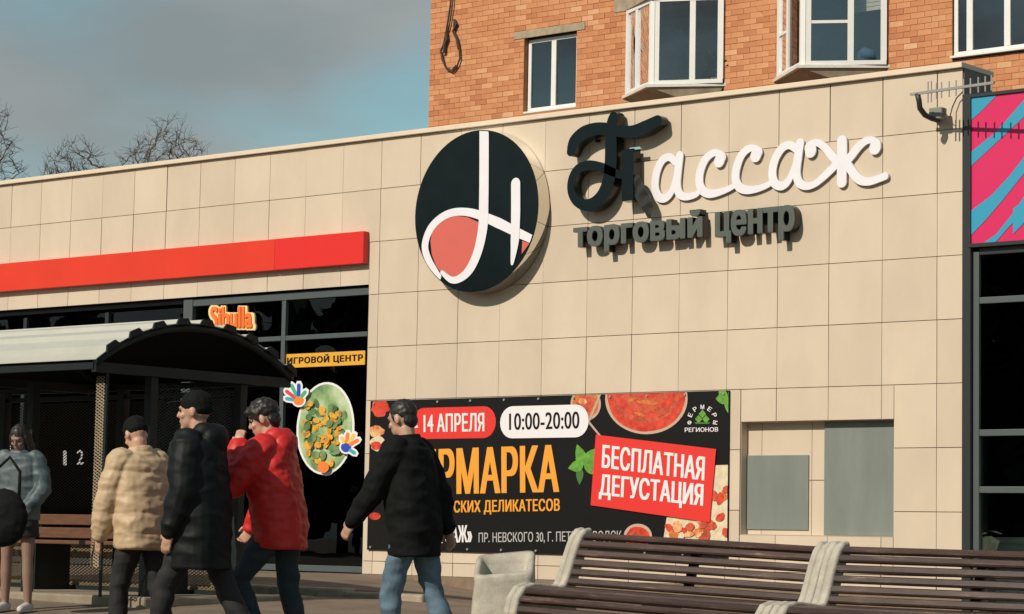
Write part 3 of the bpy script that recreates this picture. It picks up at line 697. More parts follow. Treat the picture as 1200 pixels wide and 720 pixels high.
dell(218, 440, 113, 187, wash('painted_meadow', (0.06, 0.13, 0.05), (0.25, 0.38, 0.16), (0.50, 0.58, 0.36), 3.2), 0.06, name='sticker_picture')
LF = [wash('painted_autumn_leaves', (0.60, 0.20, 0.02), (0.72, 0.40, 0.04), (0.35, 0.16, 0.03), 9), wash('painted_trees', (0.05, 0.11, 0.04), (0.12, 0.22, 0.08), (0.20, 0.30, 0.12), 8)]
rgd = random.Random(8)
for k in range(85):
    x = rgd.uniform(130, 300); y = rgd.uniform(330, 590)
    if ((x-218)/98)**2+((y-440)/170)**2 < 1: dell(x, y, rgd.uniform(10, 26), rgd.uniform(7, 18), LF[1 if rgd.random() < .22+abs(x-218)/160 else 0], rgd.uniform(0, 3), n=9, name='print_leaf')
SK = {'o': mat('print_hand_orange', (0.80, 0.20, 0.03), 0.5), 'b': mat('print_hand_blue', (0.02, 0.06, 0.45), 0.5), 'g': mat('print_hand_green', (0.05, 0.40, 0.22), 0.5), 'r': mat('print_hand_red', (0.65, 0.05, 0.06), 0.5), 'y': mat('print_hand_yellow', (0.80, 0.52, 0.10), 0.5), 'c': mat('print_hand_teal', (0.05, 0.35, 0.45), 0.5)}
def hand(cx, cy, a0, palm, fingers, s=1.0, mir=1):
    for grow, white in ((11, True), (0, False)):
        dell(cx, cy, 22*s+grow*.7, 21*s+grow*.7, WH if white else SK[palm], name='print_palm')
        for ang, ln, cl in fingers:
            a = a0+mir*ang; r0 = 17*s; x0, y0 = cx+r0*math.cos(a), cy+r0*math.sin(a); x1, y1 = cx+(r0+ln*s)*math.cos(a), cy+(r0+ln*s)*math.sin(a); w = 7.5*s+grow*.75
            px_, py_ = -math.sin(a)*w, math.cos(a)*w; e = grow*.8
            dx, dy = math.cos(a)*(w*.8+e*.4), math.sin(a)*(w*.8+e*.4)
            dpoly([(x0-px_, y0-py_), (x1-px_, y1-py_), (x1-px_*.5+dx, y1-py_*.5+dy), (x1+px_*.5+dx, y1+py_*.5+dy), (x1+px_, y1+py_), (x0+px_, y0+py_)], WH if white else SK[cl], 'print_finger')
hand(116, 322, -2.0, 'o', [(-1.0, 34, 'c'), (-.5, 46, 'r'), (0.0, 52, 'g'), (.45, 48, 'b'), (1.1, 28, 'g')])
hand(318, 520, -1.1, 'b', [(-.9, 26, 'y'), (-.35, 40, 'o'), (.1, 44, 'y'), (.55, 40, 'o'), (1.7, 26, 'c')])
dell(222, 604, 24, 24, SK['o'], name='print_palm')
# glimpses behind the glass on the far left
o = thing('red_shop_poster', 'small red poster with white scrawl behind the shelter at the left edge', 'poster', (*XZ(8, 530, 0.05)[:1], 0.05, XZ(8, 530, 0.05)[1]))
MB().box(-0.35, 0.14, 0.0, 0.012, -0.17, 0.17).build('sheet', mat('poster_red', (0.75, 0.03, 0.05), 0.5), o)
MB().ribbon([(-0.3, .05), (-.2, .09), (-.12, .04), (-.04, .09), (.05, .05), (.11, .09)], 0.035, -0.004, -0.001).build('scrawl', WH, o); MB().ribbon([(-0.3, -.08), (-.2, -.04), (-.1, -.09), (0, -.05), (.1, -.08)], 0.03, -0.004, -0.001).build('scrawl', WH, o)
for i, (txt, px, py, w, h) in enumerate((('2', 94, 536, 8, 17), ('1', 76, 537, 4, 17))):
    a = XZ(px-w/2, py+h/2, 0.055); b = XZ(px+w/2, py+h/2, 0.055); c = XZ(px-w/2, py-h/2, 0.055)
    o = fit_text(txt, a, b, c, 0.055, 0.002, M['p_grey'], None, 'window_number', offset=0.02); tag(o, ('white digit two stuck on the dark shop glass behind the shelter', 'white digit one left of the digit two on the shop glass')[i], 'sticker')

# ------------------------------------------------------------------ antennas
an = thing('yagi_antenna', 'aluminium rod antenna on a bent bracket beside the top of the billboard', 'antenna', P(1099, 134, -0.06)); inv = Matrix.Translation(-P(1099, 134, -0.06))
def anp(mb_, name, m, **k): o = mb_.build(name, M[m], an, **k); o.matrix_parent_inverse = inv; return o
A, B = P(1067, 111, -0.40), P(1165, 97, -0.56)
anp(MB().bar(A, B, 0.024, 0.024), 'boom', 'antenna')
for i, x in enumerate([1088, 1092, 1098, 1104, 1113, 1121, 1130, 1138, 1147, 1155, 1162]):
    c = A.lerp(B, (x-1067)/98.0); hh = 0.20 if i in (0, 1) else 0.15-0.001*i
    anp(MB().tube([(c.x, c.y, c.z-hh/2), (c.x, c.y, c.z+hh/2)], 0.008, 6), 'element', 'antenna')
anp(MB().tube([P(1075, 110, -.41), P(1077, 118, -.40), P(1078, 127, -.36), P(1084, 135, -.30), P(1092, 139, -.22), P(1099, 141, -.12), P(1099, 141, -.008)], 0.027, 8), 'bracket', 'antdark', smooth=True)
M['greybox'] = mat('grey_box', (0.20, 0.21, 0.18), 0.5)
c = P(1099, 133, -.13); anp(MB().box(c.x-.07, c.x+.07, c.y-.05, c.y+.05, c.z-.06, c.z+.05), 'junction_box', 'greybox', bevel=0.01)
anp(MB().tube([P(1106, 132, -.13), P(1113, 138, -.1), P(1116, 126, -.06), P(1121, 115, -.05), P(1130, 106, -.05)], 0.006, 6), 'cable', 'antdark')

# ------------------------------------------------------------------ brick apartment block behind
BKY = 14.0; KX0, KX1 = -19.17, 4.0; KZ1 = 17.0
blk = thing('apartment_block', 'orange brick apartment block rising behind the tiled shopping centre', 'building', (KX0, BKY, 0))
bki = Matrix.Translation((-KX0, -BKY, 0))
def kp(mb_, name, m, parent=None, **k):
    o = mb_.build(name, m, parent or blk, **k)
    if parent is None: o.matrix_parent_inverse = bki
    return o
def brickmat():
    m = bpy.data.materials.new('orange_brick'); m.use_nodes = True; N = m.node_tree.nodes; K = m.node_tree.links.new; b = N['Principled BSDF']; b.inputs['Roughness'].default_value = 0.85
    g = N.new('ShaderNodeNewGeometry'); oi = N.new('ShaderNodeObjectInfo'); ad = N.new('ShaderNodeMath'); ad.operation = 'ADD'
    K(g.outputs['Random Per Island'], ad.inputs[0]); K(oi.outputs['Random'], ad.inputs[1]); fr = N.new('ShaderNodeMath'); fr.operation = 'FRACT'; K(ad.outputs[0], fr.inputs[0])
    r = N.new('ShaderNodeValToRGB'); r.color_ramp.interpolation = 'LINEAR'
    cs = [(0.0, (0.42, 0.155, 0.068)), (0.15, (0.50, 0.200, 0.085)), (0.55, (0.53, 0.225, 0.10)), (0.90, (0.57, 0.26, 0.12)), (1.0, (0.63, 0.345, 0.19))]
    r.color_ramp.elements[0].color = (*cs[0][1], 1); r.color_ramp.elements[1].color = (*cs[-1][1], 1)
    for p_, c_ in cs[1:-1]: e = r.color_ramp.elements.new(p_); e.color = (*c_, 1)
    K(fr.outputs[0], r.inputs[0]); t = N.new('ShaderNodeTexCoord'); n = N.new('ShaderNodeTexNoise'); n.inputs['Scale'].default_value = 6; n.inputs['Detail'].default_value = 6; K(t.outputs['Object'], n.inputs['Vector'])
    mr = N.new('ShaderNodeMapRange'); mr.inputs['To Min'].default_value = 0.75; mr.inputs['To Max'].default_value = 1.2; K(n.outputs['Fac'], mr.inputs[0]); hs = N.new('ShaderNodeHueSaturation'); K(mr.outputs[0], hs.inputs['Value']); K(r.outputs[0], hs.inputs['Color']); K(hs.outputs[0], b.inputs['Base Color'])
    return m
M['brick'] = brickmat(); M['mortar'] = mat('mortar', (0.44, 0.20, 0.095), 0.95, var=0.3, vscale=5)
M['brickfar'] = mat('brick_far', (0.46, 0.19, 0.08), 0.9, var=0.3, vscale=3)
M['homeglass'] = glassmat('home_glass', (0.72, 0.75, 0.73), ior=2.3); M['home'] = mat('home_room', (0.26, 0.28, 0.27), 0.9, var=0.4, vscale=1.5)
B1 = (-14.45, -13.48, 13.46, -12.37); B2 = (-11.24, -10.27, 13.29, -9.12)        # bay: left, apex x, apex y, right
OPEN = [(-16.84, -15.61, 8.50, 9.90), (B1[0], B1[3], 8.47, 10.12), (B2[0], B2[3], 8.43, 10.12), (-7.92, -5.6, 8.50, 10.1)]
LINT = [(-17.08, -15.42, 9.90, 10.04), (-14.75, -12.1, 10.12, 10.45), (-11.5, -8.8, 10.12, 10.45), (-8.2, -5.3, 10.1, 10.3)]
# wall body with openings
wb = MB(); zs = [0, 8.43, 8.47, 8.50, 9.90, 10.10, 10.12, KZ1]
xs_ = sorted({KX0+0.001, KX1} | {o[0] for o in OPEN} | {o[1] for o in OPEN})
for a, b in zip(xs_, xs_[1:]):
    for p, q in zip(zs, zs[1:]):
        if not any(o[0] <= (a+b)/2 <= o[1] and o[2] <= (p+q)/2 <= o[3] for o in OPEN): wb.box(a, b, BKY+0.003, BKY+0.4, p, q)
kp(wb, 'wall', M['mortar'])
kp(MB().box(KX0, KX1, BKY+3.5, BKY+3.6, 0, KZ1).box(KX0, KX0+0.3, BKY+0.41, BKY+3.5, 0, KZ1).box(KX0, KX1, BKY+0.41, BKY+3.5, 7.7, 7.9).box(KX0, KX1, BKY+0.41, BKY+3.5, 10.6, 10.8), 'room_wall', M['home'])
kp(MB().box(KX0-0.1, KX1+.1, BKY-0.25, BKY+12, KZ1, KZ1+0.25), 'roof', M['roof']); kp(MB().box(KX0, KX1, BKY+11.6, BKY+12, 0, KZ1).box(KX0, KX0+0.35, BKY+3.6, BKY+11.6, 0, KZ1), 'side_wall', M['brickfar'])
# bricks, laid in courses round the openings
BW, BH = 0.262, 0.0985; allb = []
z = 6.9; row = 0
while z < 11.6:
    x = KX0 - (0.131 if row % 2 else 0)
    while x < -4.6:
        a, b = max(x+0.0035, KX0+0.003), x+BW-0.0035; rects = [(a, b, z+0.0035, z+BH-0.0035)]
        for o in OPEN+LINT: rects = sub(rects, (o[0]-0.004, o[1]+0.004, o[2]-0.004, o[3]+0.004))
        for q in rects:
            if q[1]-q[0] > 0.02 and q[3]-q[2] > 0.02: allb.append(q)
        x += BW
    z += BH; row += 1
def bvis(q):
    v = Vector(((q[0]+q[1])/2, BKY, (q[2]+q[3])/2))-CAM; d = v.dot(FW); px = 600+FPX*v.dot(RT)/d; py = 360-FPX*v.dot(UP)/d
    top = 152-(px-493)*0.1215
    return 500 < px < 1200 and -3 < py < top
vis = [q for q in allb if bvis(q)]; vis.sort(key=lambda q: -(q[1]-q[0])*(q[3]-q[2])*(1+0.02*(q[0]+20))); near = set(vis[:300])
bc = {}; rest = MB(); rb = random.Random(11)
for q in allb:
    pr_ = -rb.uniform(0.001, 0.006); w, h = round(q[1]-q[0], 3), round(q[3]-q[2], 3)
    if q in near:
        if (w, h) not in bc: bc[(w, h)] = MB().box(0, w, 0, 0.02, 0, h).mesh('brick'); bc[(w, h)].materials.append(M['brick'])
        o = link('brick', bc[(w, h)], None, blk); o.matrix_parent_inverse = bki; o.location = (q[0], BKY+pr_, q[2]); o.rotation_euler = (rb.uniform(-.02, .02), rb.uniform(-.006, .006), rb.uniform(-.015, .015))
    else: rest.box(q[0], q[1], BKY+pr_, BKY+0.02, q[2], q[3])
o = kp(rest, 'brickwork', M['brick']); o['kind'] = 'stuff'
for l_ in LINT: kp(MB().box(l_[0], l_[1], BKY-0.02, BKY+0.1, l_[2], l_[3]), 'lintel', M['conc2'], bevel=0.008)
def window(x0, x1, z0, z1, splits, y, m='pvc', transom=None, fw_=0.07):
    w = MB(); w.box(x0, x1, y, y+0.07, z0, z0+fw_).box(x0, x1, y, y+0.07, z1-fw_, z1).box(x0, x0+fw_, y+.001, y+0.069, z0+fw_, z1-fw_).box(x1-fw_, x1, y+.001, y+0.069, z0+fw_, z1-fw_)
    wd_ = kp(MB().box(x0-0.02, x1+0.02, y-0.10, y+0.09, z0-0.035, z0-0.002), 'window', M['pvc'])
    kp(w, 'frame', M[m], wd_, bevel=0.006)
    e = [x0+fw_]+list(splits)+[x1-fw_]
    for s_ in splits: kp(MB().box(s_-0.055, s_+0.055, y-.002, y+0.067, z0+fw_, z1-fw_), 'mullion', M[m], wd_, bevel=0.006)
    for i, (a, b) in enumerate(zip(e, e[1:])):
        kp(MB().box(a, b, y+0.03, y+0.036, z0+fw_, z1-fw_), 'pane', M['homeglass'], wd_)
    for t in (transom or []): kp(MB().box(t[0], t[1], y, y+0.06, t[2]-0.02, t[2]+0.02), 'transom', M[m], wd_)
    return wd_
w1 = window(-16.82, -15.63, 8.54, 9.88, [-16.22], BKY+0.10)
w4 = window(-7.90, -5.62, 8.56, 10.08, [-7.62, -6.95, -6.3], BKY+0.02, transom=[(-7.62, -6.95, 9.75)])
def bay(Lx, ax, ay, Rx, z0, z1, tr):
    b_ = kp(MB().prism([(Lx-0.12, BKY), (ax-0.04, ay-0.14), (Rx+0.05, BKY)], z0-0.05, z0), 'bay_window', M['pvcbay'])
    for i, v in enumerate(b_.data.vertices): v.co = (v.co.x, v.co.z, v.co.y)                # plan outline -> horizontal slab
    b_.data.update()
    # sloping underside
    us = MB().add([(Lx-0.05, BKY, z0-0.05), (ax, ay-0.08, z0-0.05), (Rx, BKY, z0-0.05), (Lx+0.25, BKY, z0-0.42), (Rx-0.3, BKY, z0-0.42), (ax+0.1, BKY-0.02, z0-0.42)], [(0, 1, 5, 3), (1, 2, 4, 5), (3, 5, 4), (0, 3, 4, 2), (0, 2, 1)])
    kp(us, 'underside', M['conc2'], b_)
    hood = MB().add([(Lx-0.1, BKY, z1), (ax, ay-0.12, z1), (Rx+0.06, BKY, z1), (Lx-0.1, BKY, z1+0.12), (ax, ay-0.12, z1+0.12), (Rx+0.06, BKY, z1+0.12)], [(0, 1, 4, 3), (1, 2, 5, 4), (2, 1, 0), (3, 4, 5), (0, 3, 5, 2)])
    kp(hood, 'hood', M['conc2'], b_)
    for (A, B, sp_) in ((Vector((Lx, BKY-0.01, 0)), Vector((ax-0.02, ay, 0)), [0.42]), (Vector((ax+0.02, ay, 0)), Vector((Rx, BKY-0.03, 0)), [0.56])):
        def at(t, z): p = A.lerp(B, t); return (p.x, p.y, z)
        fr = MB(); n_ = (B-A).normalized(); 
        for zf in (z0+0.035, z1-0.035): kp(MB().bar(at(0, zf), at(1, zf), 0.07, 0.07), 'frame', M['pvc'], b_)
        for t in [0.035]+sp_+[0.965]: kp(MB().bar(at(t, z0+0.07), at(t, z1-0.07), 0.10, 0.062, n_.cross(Vector((0, 0, 1)))), 'mullion', M['pvc'], b_)
        ed = [0.035]+sp_+[0.965]
        for a, b in zip(ed, ed[1:]):
            g = MB().add([at(a, z0+0.07), at(b, z0+0.07), at(b, z1-0.07), at(a, z1-0.07)], [(0, 1, 2, 3)]); kp(g, 'pane', M['homeglass'], b_)
        if tr: kp(MB().bar(at(0.05, tr), at(sp_[0], tr), 0.05, 0.05), 'transom', M['pvc'], b_)
    # corner post
    kp(MB().box(ax-0.045, ax+0.045, ay-0.035, ay+0.05, z0, z1), 'corner_post', M['pvc'], b_)
    return b_
bay(*B1, 8.60, 10.12, None); bay(*B2, 8.56, 10.12, 9.28)
# things glimpsed in the windows
def houseplant(x, y, z, h, label, seed):
    t = thing('houseplant', label, 'plant', (x, y, z)); rg_ = random.Random(seed); MB().tube([(0, 0, 0), (0, 0, 0.16)], [0.08, 0.11], 12).build('pot', M['conc2'], t)
    mb_ = MB()
    for k in range(70):
        a = rg_.uniform(0, 6.28); r = rg_.uniform(0.02, 0.34); zz_ = rg_.uniform(0.18, h); d = Vector((math.cos(a), math.sin(a), rg_.uniform(-.2, .9))).normalized(); c = Vector((math.cos(a)*r, math.sin(a)*r*.5, zz_)); s_ = d.cross(Vector((0, 0, 1))).normalized()*rg_.uniform(.025, .05); l_ = rg_.uniform(.10, .22)
        mb_.add([c, c+d*l_*.5+s_, c+d*l_, c+d*l_*.5-s_], [(0, 1, 2, 3)])
    mb_.build('leaves', mat('houseplant_leaf', (0.07, 0.13, 0.06), 0.5, var=0.4), t); MB().tube([(0, 0, .1), (0.02, 0, h*.9)], 0.012, 6).build('stem', M['bark'], t)
houseplant(-13.1, 13.95, 8.58, 1.1, 'leafy houseplant behind the left bay window of the brick block', 2)
houseplant(-12.62, 14.15, 8.58, 0.55, 'small potted plant at the right corner of the left bay window', 3)
o = thing('window_blind', 'pale slatted blind half lowered in the right bay window', 'blind', (-9.5, 14.0, 9.5))
for k in range(9): MB().box(-0.38, 0.33, 0, 0.03, k*0.07, k*0.07+0.062).build('slat', M['pvcbay'], o)
o = thing('blue_bundle', 'small blue bundle lying on the right bay window sill', 'bundle', (-9.45, 13.85, 8.66)); 
mbq = MB(); mbq.tube([(-.2, 0, 0), (-.14, 0, 0.04), (0, 0, 0.09), (.12, 0, .05), (.2, 0, 0)], [0.02, 0.08, 0.12, 0.09, .02], 10); mbq.build('cloth', mat('blue_cloth', (0.03, 0.09, 0.16), 0.8, var=.4), o, smooth=True)
o = thing('cardboard_box', 'small cardboard boxes on the sill of the single flat window', 'box', (-16.1, 14.3, 8.56))
MB().box(-.5, -.22, 0, .2, 0, .22).build('carton', mat('cardboard', (.35, .22, .11), .8), o); MB().box(-.18, .2, 0, .2, 0, .33).build('carton', M['conc2'], o)
o = thing('white_curtain', 'white draped curtain inside the rightmost upper window', 'curtain', (-6.6, 14.3, 8.6)); mbq = MB()
for k in range(24):
    x = -0.6+k*0.06; mbq.v += [(x, 0.03*math.sin(k*1.7), 0.0), (x*0.75+0.1, 0.03*math.sin(k*1.7+.5), 1.5)]
mbq.f = [(2*k, 2*k+2, 2*k+3, 2*k+1) for k in range(23)]; mbq.build('cloth', M['pvcbay'], o, smooth=True)
# loop of cable hanging on the brick wall
def zk(x, y): return P(500+x/9, y/9, BKY-0.05)
cb = thing('cable_loop', 'dark coil of cable hanging on the brick wall by its left corner', 'cable', zk(220, 600)); cbi = Matrix.Translation(-zk(220, 600))
for pts, r in (([(262,-120),(250,60),(225,220),(205,340),(180,460),(150,540),(165,640),(210,730),(270,760),(320,700),(350,620),(345,520),(320,400),(285,330),(290,220)], 0.018), ([(285,-120),(272,60),(240,260),(200,380),(195,520),(160,580),(190,700),(260,745),(310,690)], 0.014), ([(290,210),(315,260),(280,330),(320,420),(340,520)], 0.03), ([(205,340),(215,420),(190,480),(185,560)], 0.035)):
    o = MB().tube([zk(*p) for p in pts], r, 6).build('cable', M['cable'], cb); o.matrix_parent_inverse = cbi

# ------------------------------------------------------------------ bare trees far behind
def tree(loc, H, seed, label, m, rx_=1.7, rz_=4.0, N=900, droop=0.0):
    t = thing('bare_tree', label, 'tree', loc, 0, 'bare trees behind the parapet'); rg_ = random.Random(seed)
    cz = H-rz_; base = Vector((0, 0, cz-rz_*0.8)); pts = []
    while len(pts) < N:
        p = Vector((rg_.uniform(-1, 1), rg_.uniform(-1, 1), rg_.uniform(-1, 1)))
        if p.length > 1 or rg_.random() > 0.25+0.75*(p.z*.5+.5): continue
        q = Vector((p.x*rx_, p.y*rx_, cz+p.z*rz_)); k = 1+0.22*noise.noise(q*0.8); pts.append(Vector((q.x*k, q.y*k, base.z+(q.z-base.z)*(1+0.06*noise.noise(q*1.3)))))
    pts.sort(key=lambda p: (p-base).length)
    nodes = [Vector((0, 0, -0.2)), Vector((0.05, 0, base.z*.5)), base]; par = [-1, 0, 1]; dist = [0, base.z*.5, base.z]
    for p in pts:
        best, bi_ = 1e9, 2; lo = 2
        for i in range(lo, len(nodes)):
            d = nodes[i]-p; c = math.sqrt(d.x*d.x+d.y*d.y+d.z*d.z)+0.22*dist[i]+(0.8 if nodes[i].z > p.z+0.15 else 0)
            if c < best: best, bi_ = c, i
        nodes.append(p); par.append(bi_); dist.append(dist[bi_]+(p-nodes[bi_]).length)
    cnt = [1]*len(nodes)
    for i in range(len(nodes)-1, 0, -1): cnt[par[i]] += cnt[i]
    rr = [max(0.008, 0.0065*c**0.47) for c in cnt]; tr = MB(); li_ = MB(); tw = MB()
    kids = [0]*len(nodes)
    for i in range(1, len(nodes)): kids[par[i]] += 1
    for i in range(1, len(nodes)):
        a_, b_ = nodes[par[i]], nodes[i]; mid = a_.lerp(b_, .5)+Vector((rg_.gauss(0, .03), rg_.gauss(0, .03), .03)) if i > 2 else a_.lerp(b_, .5)
        (tr if i <= 2 else li_ if cnt[i] > 12 else tw).tube([a_, mid, b_], [min(rr[par[i]], rr[i]*1.5), rr[i]*1.1, rr[i]], 8 if i <= 2 else 5 if cnt[i] > 12 else 3, cap=False)
        if kids[i] < 2 and i > 2:
            d0 = (b_-a_).normalized()
            for k in range(4):
                d = (d0+Vector((rg_.gauss(0, .5), rg_.gauss(0, .5), rg_.gauss(0, .35)))).normalized(); L_ = rg_.uniform(.18, .45); e = b_+d*L_*.5
                tw.tube([b_, e, e+(d+Vector((rg_.gauss(0, .3), rg_.gauss(0, .3), .1-droop))).normalized()*L_*.6], [.007, .006, .004], 3, cap=False)
    for mb_, nm in ((tr, 'trunk'), (li_, 'limbs'), (tw, 'crown')):
        me = bpy.data.meshes.new(nm); me.from_pydata(mb_.v, [], mb_.f); me.update(); link(nm, me, m, t)
tree((-46.0, 27.9, 0), 12.55, 4, 'small dark bare tree poking above the left parapet', M['bark'], 1.35, 3.4, 650)
tree((-43.9, 29.6, 0), 13.15, 9, 'rounded pale bare tree above the parapet, right of the dark tree', M['bark2'], 1.75, 3.6, 1100, 0.3)
tree((-48.6, 25.8, 0), 13.9, 5, 'bare tree cut off by the left edge of the picture', M['bark'], 2.1, 4.2, 750)

# ------------------------------------------------------------------ unseen wood added behind the camera so the shop glass mirrors something dark
tl = MB(); rg_ = random.Random(21)
for k in range(150):
    x = -95+k*1.5+rg_.uniform(-1, 1); y = -62+rg_.uniform(-7, 5); H_ = rg_.uniform(9, 14); w_ = rg_.uniform(2.2, 3.4)
    tl.tube([(x, y, -0.3), (x, y, H_*.6)], [0.22, 0.1], 5)
    for j in range(110):
        t_ = rg_.random()**.8; z_ = 1.0+(H_-1.0)*t_; r_ = w_*(1-t_)**.7*rg_.uniform(.3, 1.0)+.15; a = rg_.uniform(0, 6.283); c = Vector((x+r_*math.cos(a), y+r_*math.sin(a), z_)); d = Vector((rg_.gauss(0, 1), rg_.gauss(0, 1), rg_.gauss(0, .6))).normalized()*rg_.uniform(.9, 1.7); e = d.cross(Vector((rg_.gauss(0, 1), rg_.gauss(0, 1), rg_.gauss(0, 1)))).normalized()*rg_.uniform(.5, 1.0)
        tl.add([c-d, c+e, c+d, c-e], [(0, 1, 2, 3)])
me_ = bpy.data.meshes.new('added_wood'); me_.from_pydata(tl.v, [], tl.f); me_.update()
o = link('added_wood', me_, mat('added_wood_foliage', (0.06, 0.085, 0.045), 0.9, var=0.4, vscale=0.4)); tag(o, 'dark wood added out of view behind the viewer, for the glass to mirror', 'wood', kind='stuff')

# ------------------------------------------------------------------ bus shelter
SX0, SX1 = -9.6, -4.32; SYN, SYF = -6.58, -4.22; EZ, PK = 2.20, 2.585; SG = 0.20
sh = thing('bus_shelter', 'dark bus shelter with curved corrugated roof in front of the shopfront', 'bus shelter', ((SX0+SX1)/2, (SYN+SYF)/2, SG)); shi = Matrix.Translation((-(SX0+SX1)/2, -(SYN+SYF)/2, -SG))
def shp(mb_, name, m, **k): o = mb_.build(name, M[m], sh, **k); o.matrix_parent_inverse = shi; return o
def arch(t, off=0.0):
    """t 0..1 from the near eave to the far eave"""
    half = (SYF-SYN)/2; rise = PK-EZ; R_ = (half*half+rise*rise)/(2*rise); th = math.asin(half/R_); a = -th+2*th*t
    return ((SYN+SYF)/2+(R_+off)*math.sin(a), PK-R_+(R_+off)*math.cos(a))
prof = []; NR = 9; per = 1/NR
for k in range(NR):
    t0 = k*per
    for dt, h in ((0.0, 0.0), (0.44, 0.0), (0.56, 0.036), (0.86, 0.036), (0.98, 0.0)): prof.append(arch(t0+dt*per, h+0.012))
prof.append(arch(1, 0.012))
rs = MB(); n = len(prof)
for x in (SX0-0.03, SX1+0.06):
    for (y, z) in prof: rs.v.append((x, y, z))
    for (y, z) in prof: rs.v.append((x, y, z-0.008))
for i in range(n-1):
    rs.f += [(i, i+1, 2*n+i+1, 2*n+i), (n+i, 3*n+i, 3*n+i+1, n+i+1), (i, n+i, n+i+1, i+1), (2*n+i, 2*n+i+1, 3*n+i+1, 3*n+i)]
rs.f += [(0, 2*n, 3*n, n), (n-1, 2*n-1, 4*n-1, 3*n-1)]
shp(rs, 'roof_sheet', 'shroof')
us = MB(); NA = 24
for x in (SX0, SX1-0.02):
    for k in range(NA+1): us.v.append((x, *arch(k/NA, -0.012)))
us.f = [(k, k+1, NA+1+k+1, NA+1+k) for k in range(NA)]
shp(us, 'underside_shade_sheet', 'shunder')  # added dark sheet standing in for the shaded underside of the roof metal
# edge closers: dark trapezoid caps of the ribs, gable arch tubes
for k in range(NR):
    cp_ = MB(); t0 = k*per; q = [arch(t0+d*per, h) for d, h in ((0.40, 0.0), (0.53, 0.054), (0.89, 0.054), (1.02, 0.0))]
    cp_.add([(SX1+0.062, y, z) for y, z in q]+[(SX1+0.082, y, z) for y, z in q], [(0, 1, 2, 3), (7, 6, 5, 4), (0, 4, 5, 1), (1, 5, 6, 2), (2, 6, 7, 3), (3, 7, 4, 0)])
    shp(cp_, 'rib_end', 'shgreen')
for x in (SX1+0.03, (SX0+SX1)/2, SX0):
    shp(MB().tube([(x, *arch(k/20, -0.03)) for k in range(21)], 0.032, 8), 'roof_arch', 'shgreen', smooth=True)
for x in (SX1, (SX0+SX1)/2, SX0):
    shp(MB().box(x-0.03, x+0.03, SYN+0.02, SYF-0.02, EZ-0.10, EZ-0.015), 'tie_beam', 'shgreen')
shp(MB().box(SX0, SX1, SYN+0.01, SYN+0.07, EZ-0.075, EZ-0.02), 'eave_beam', 'shgreen'); shp(MB().box(SX0, SX1, SYF-0.07, SYF-0.01, EZ-0.075, EZ-0.02), 'eave_beam', 'shgreen')
YP0, YP1 = -5.87, -4.80
posts = []
for x in (SX1-0.04, -5.95, -7.7, SX0+0.04):
    for y in (YP0, YP1):
        shp(MB().box(x-0.042, x+0.042, y-0.042, y+0.042, SG-0.05, EZ-0.10), 'post', 'shgreen', bevel=0.006)
shp(MB().box(-4.325, -4.305, SYN+0.16, SYN+0.18, SG, EZ-0.08), 'post', 'shgreen')
def mesh_panel(A, B, z0, z1, cu=0.055, cv=0.028, w=0.007, m='meshshade'):
    """expanded metal: A and B are (x,y) ends of the panel"""
    A = Vector((A[0], A[1], 0)); B = Vector((B[0], B[1], 0)); Ln = (B-A).length; d = (B-A)/Ln; nrm = Vector((-d.y, d.x, 0)); mb_ = MB()
    nu = int(Ln/cu); nv = int((z1-z0)/cv)
    for i in range(nu):
        for j in range(nv):
            u0, z_ = i*cu, z0+j*cv
            for (ua, za_, ub, zb_) in ((u0, z_+cv/2, u0+cu/2, z_+cv), (u0, z_+cv/2, u0+cu/2, z_), (u0+cu/2, z_, u0+cu, z_+cv/2), (u0+cu/2, z_+cv, u0+cu, z_+cv/2)):
                a = A+d*ua; b = A+d*ub; hw = w/2
                mb_.v += [(a.x, a.y, za_-hw), (b.x, b.y, zb_-hw), (b.x+nrm.x*.004, b.y+nrm.y*.004, zb_+hw), (a.x+nrm.x*.004, a.y+nrm.y*.004, za_+hw)]; k = len(mb_.v); mb_.f.append((k-4, k-3, k-2, k-1))
    me = bpy.data.meshes.new('mesh_panel'); me.from_pydata(mb_.v, [], mb_.f); me.update()
    o = link('mesh_panel', me, M[m], sh); o.matrix_parent_inverse = shi
    return o
for a, b in ((-4.40, -5.90), (-6.0, -7.65), (-7.75, -9.5)): mesh_panel((a, YP1+0.02), (b, YP1+0.02), 0.72, 1.98); mesh_panel((a, YP1+0.02), (b, YP1+0.02), SG+0.04, 0.66, m='meshwire', w=0.011)  # upper panels in the shade tone, lower ones in the sunlit tone
mesh_panel((SX1-0.04, YP0+.05), (SX1-0.04, YP1-.05), 0.9, 2.05)
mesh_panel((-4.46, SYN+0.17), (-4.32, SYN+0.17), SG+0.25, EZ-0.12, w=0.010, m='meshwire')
for z_ in (SG+0.02, 0.69, 2.02):
    shp(MB().box(SX0, SX1-0.08, YP1-0.02, YP1+0.015, z_-0.022, z_+0.022), 'rail', 'shgreen')
for z_, y_ in ((0.735, YP1-0.10), (0.86, YP1-0.08)): shp(MB().box(-9.4, -4.75, y_-0.02, y_+0.02, z_-0.05, z_+0.05), 'backrest_board', 'board', bevel=0.006)
for y_ in (YP1-0.18, YP1-0.31, YP1-0.44): shp(MB().box(-9.4, -4.75, y_-0.055, y_+0.055, SG+0.43, SG+0.465), 'seat_board', 'board', bevel=0.006)
for x in (-4.95, -6.6, -8.3): shp(MB().box(x-.03, x+.03, YP1-.48, YP1-.06, SG, SG+.43), 'bench_leg', 'shgreen')
shp(MB().box(SX0-0.1, SX1+0.10, -6.0, SYF+0.3, -0.1, SG), 'base_slab', 'slab', bevel=0.02)

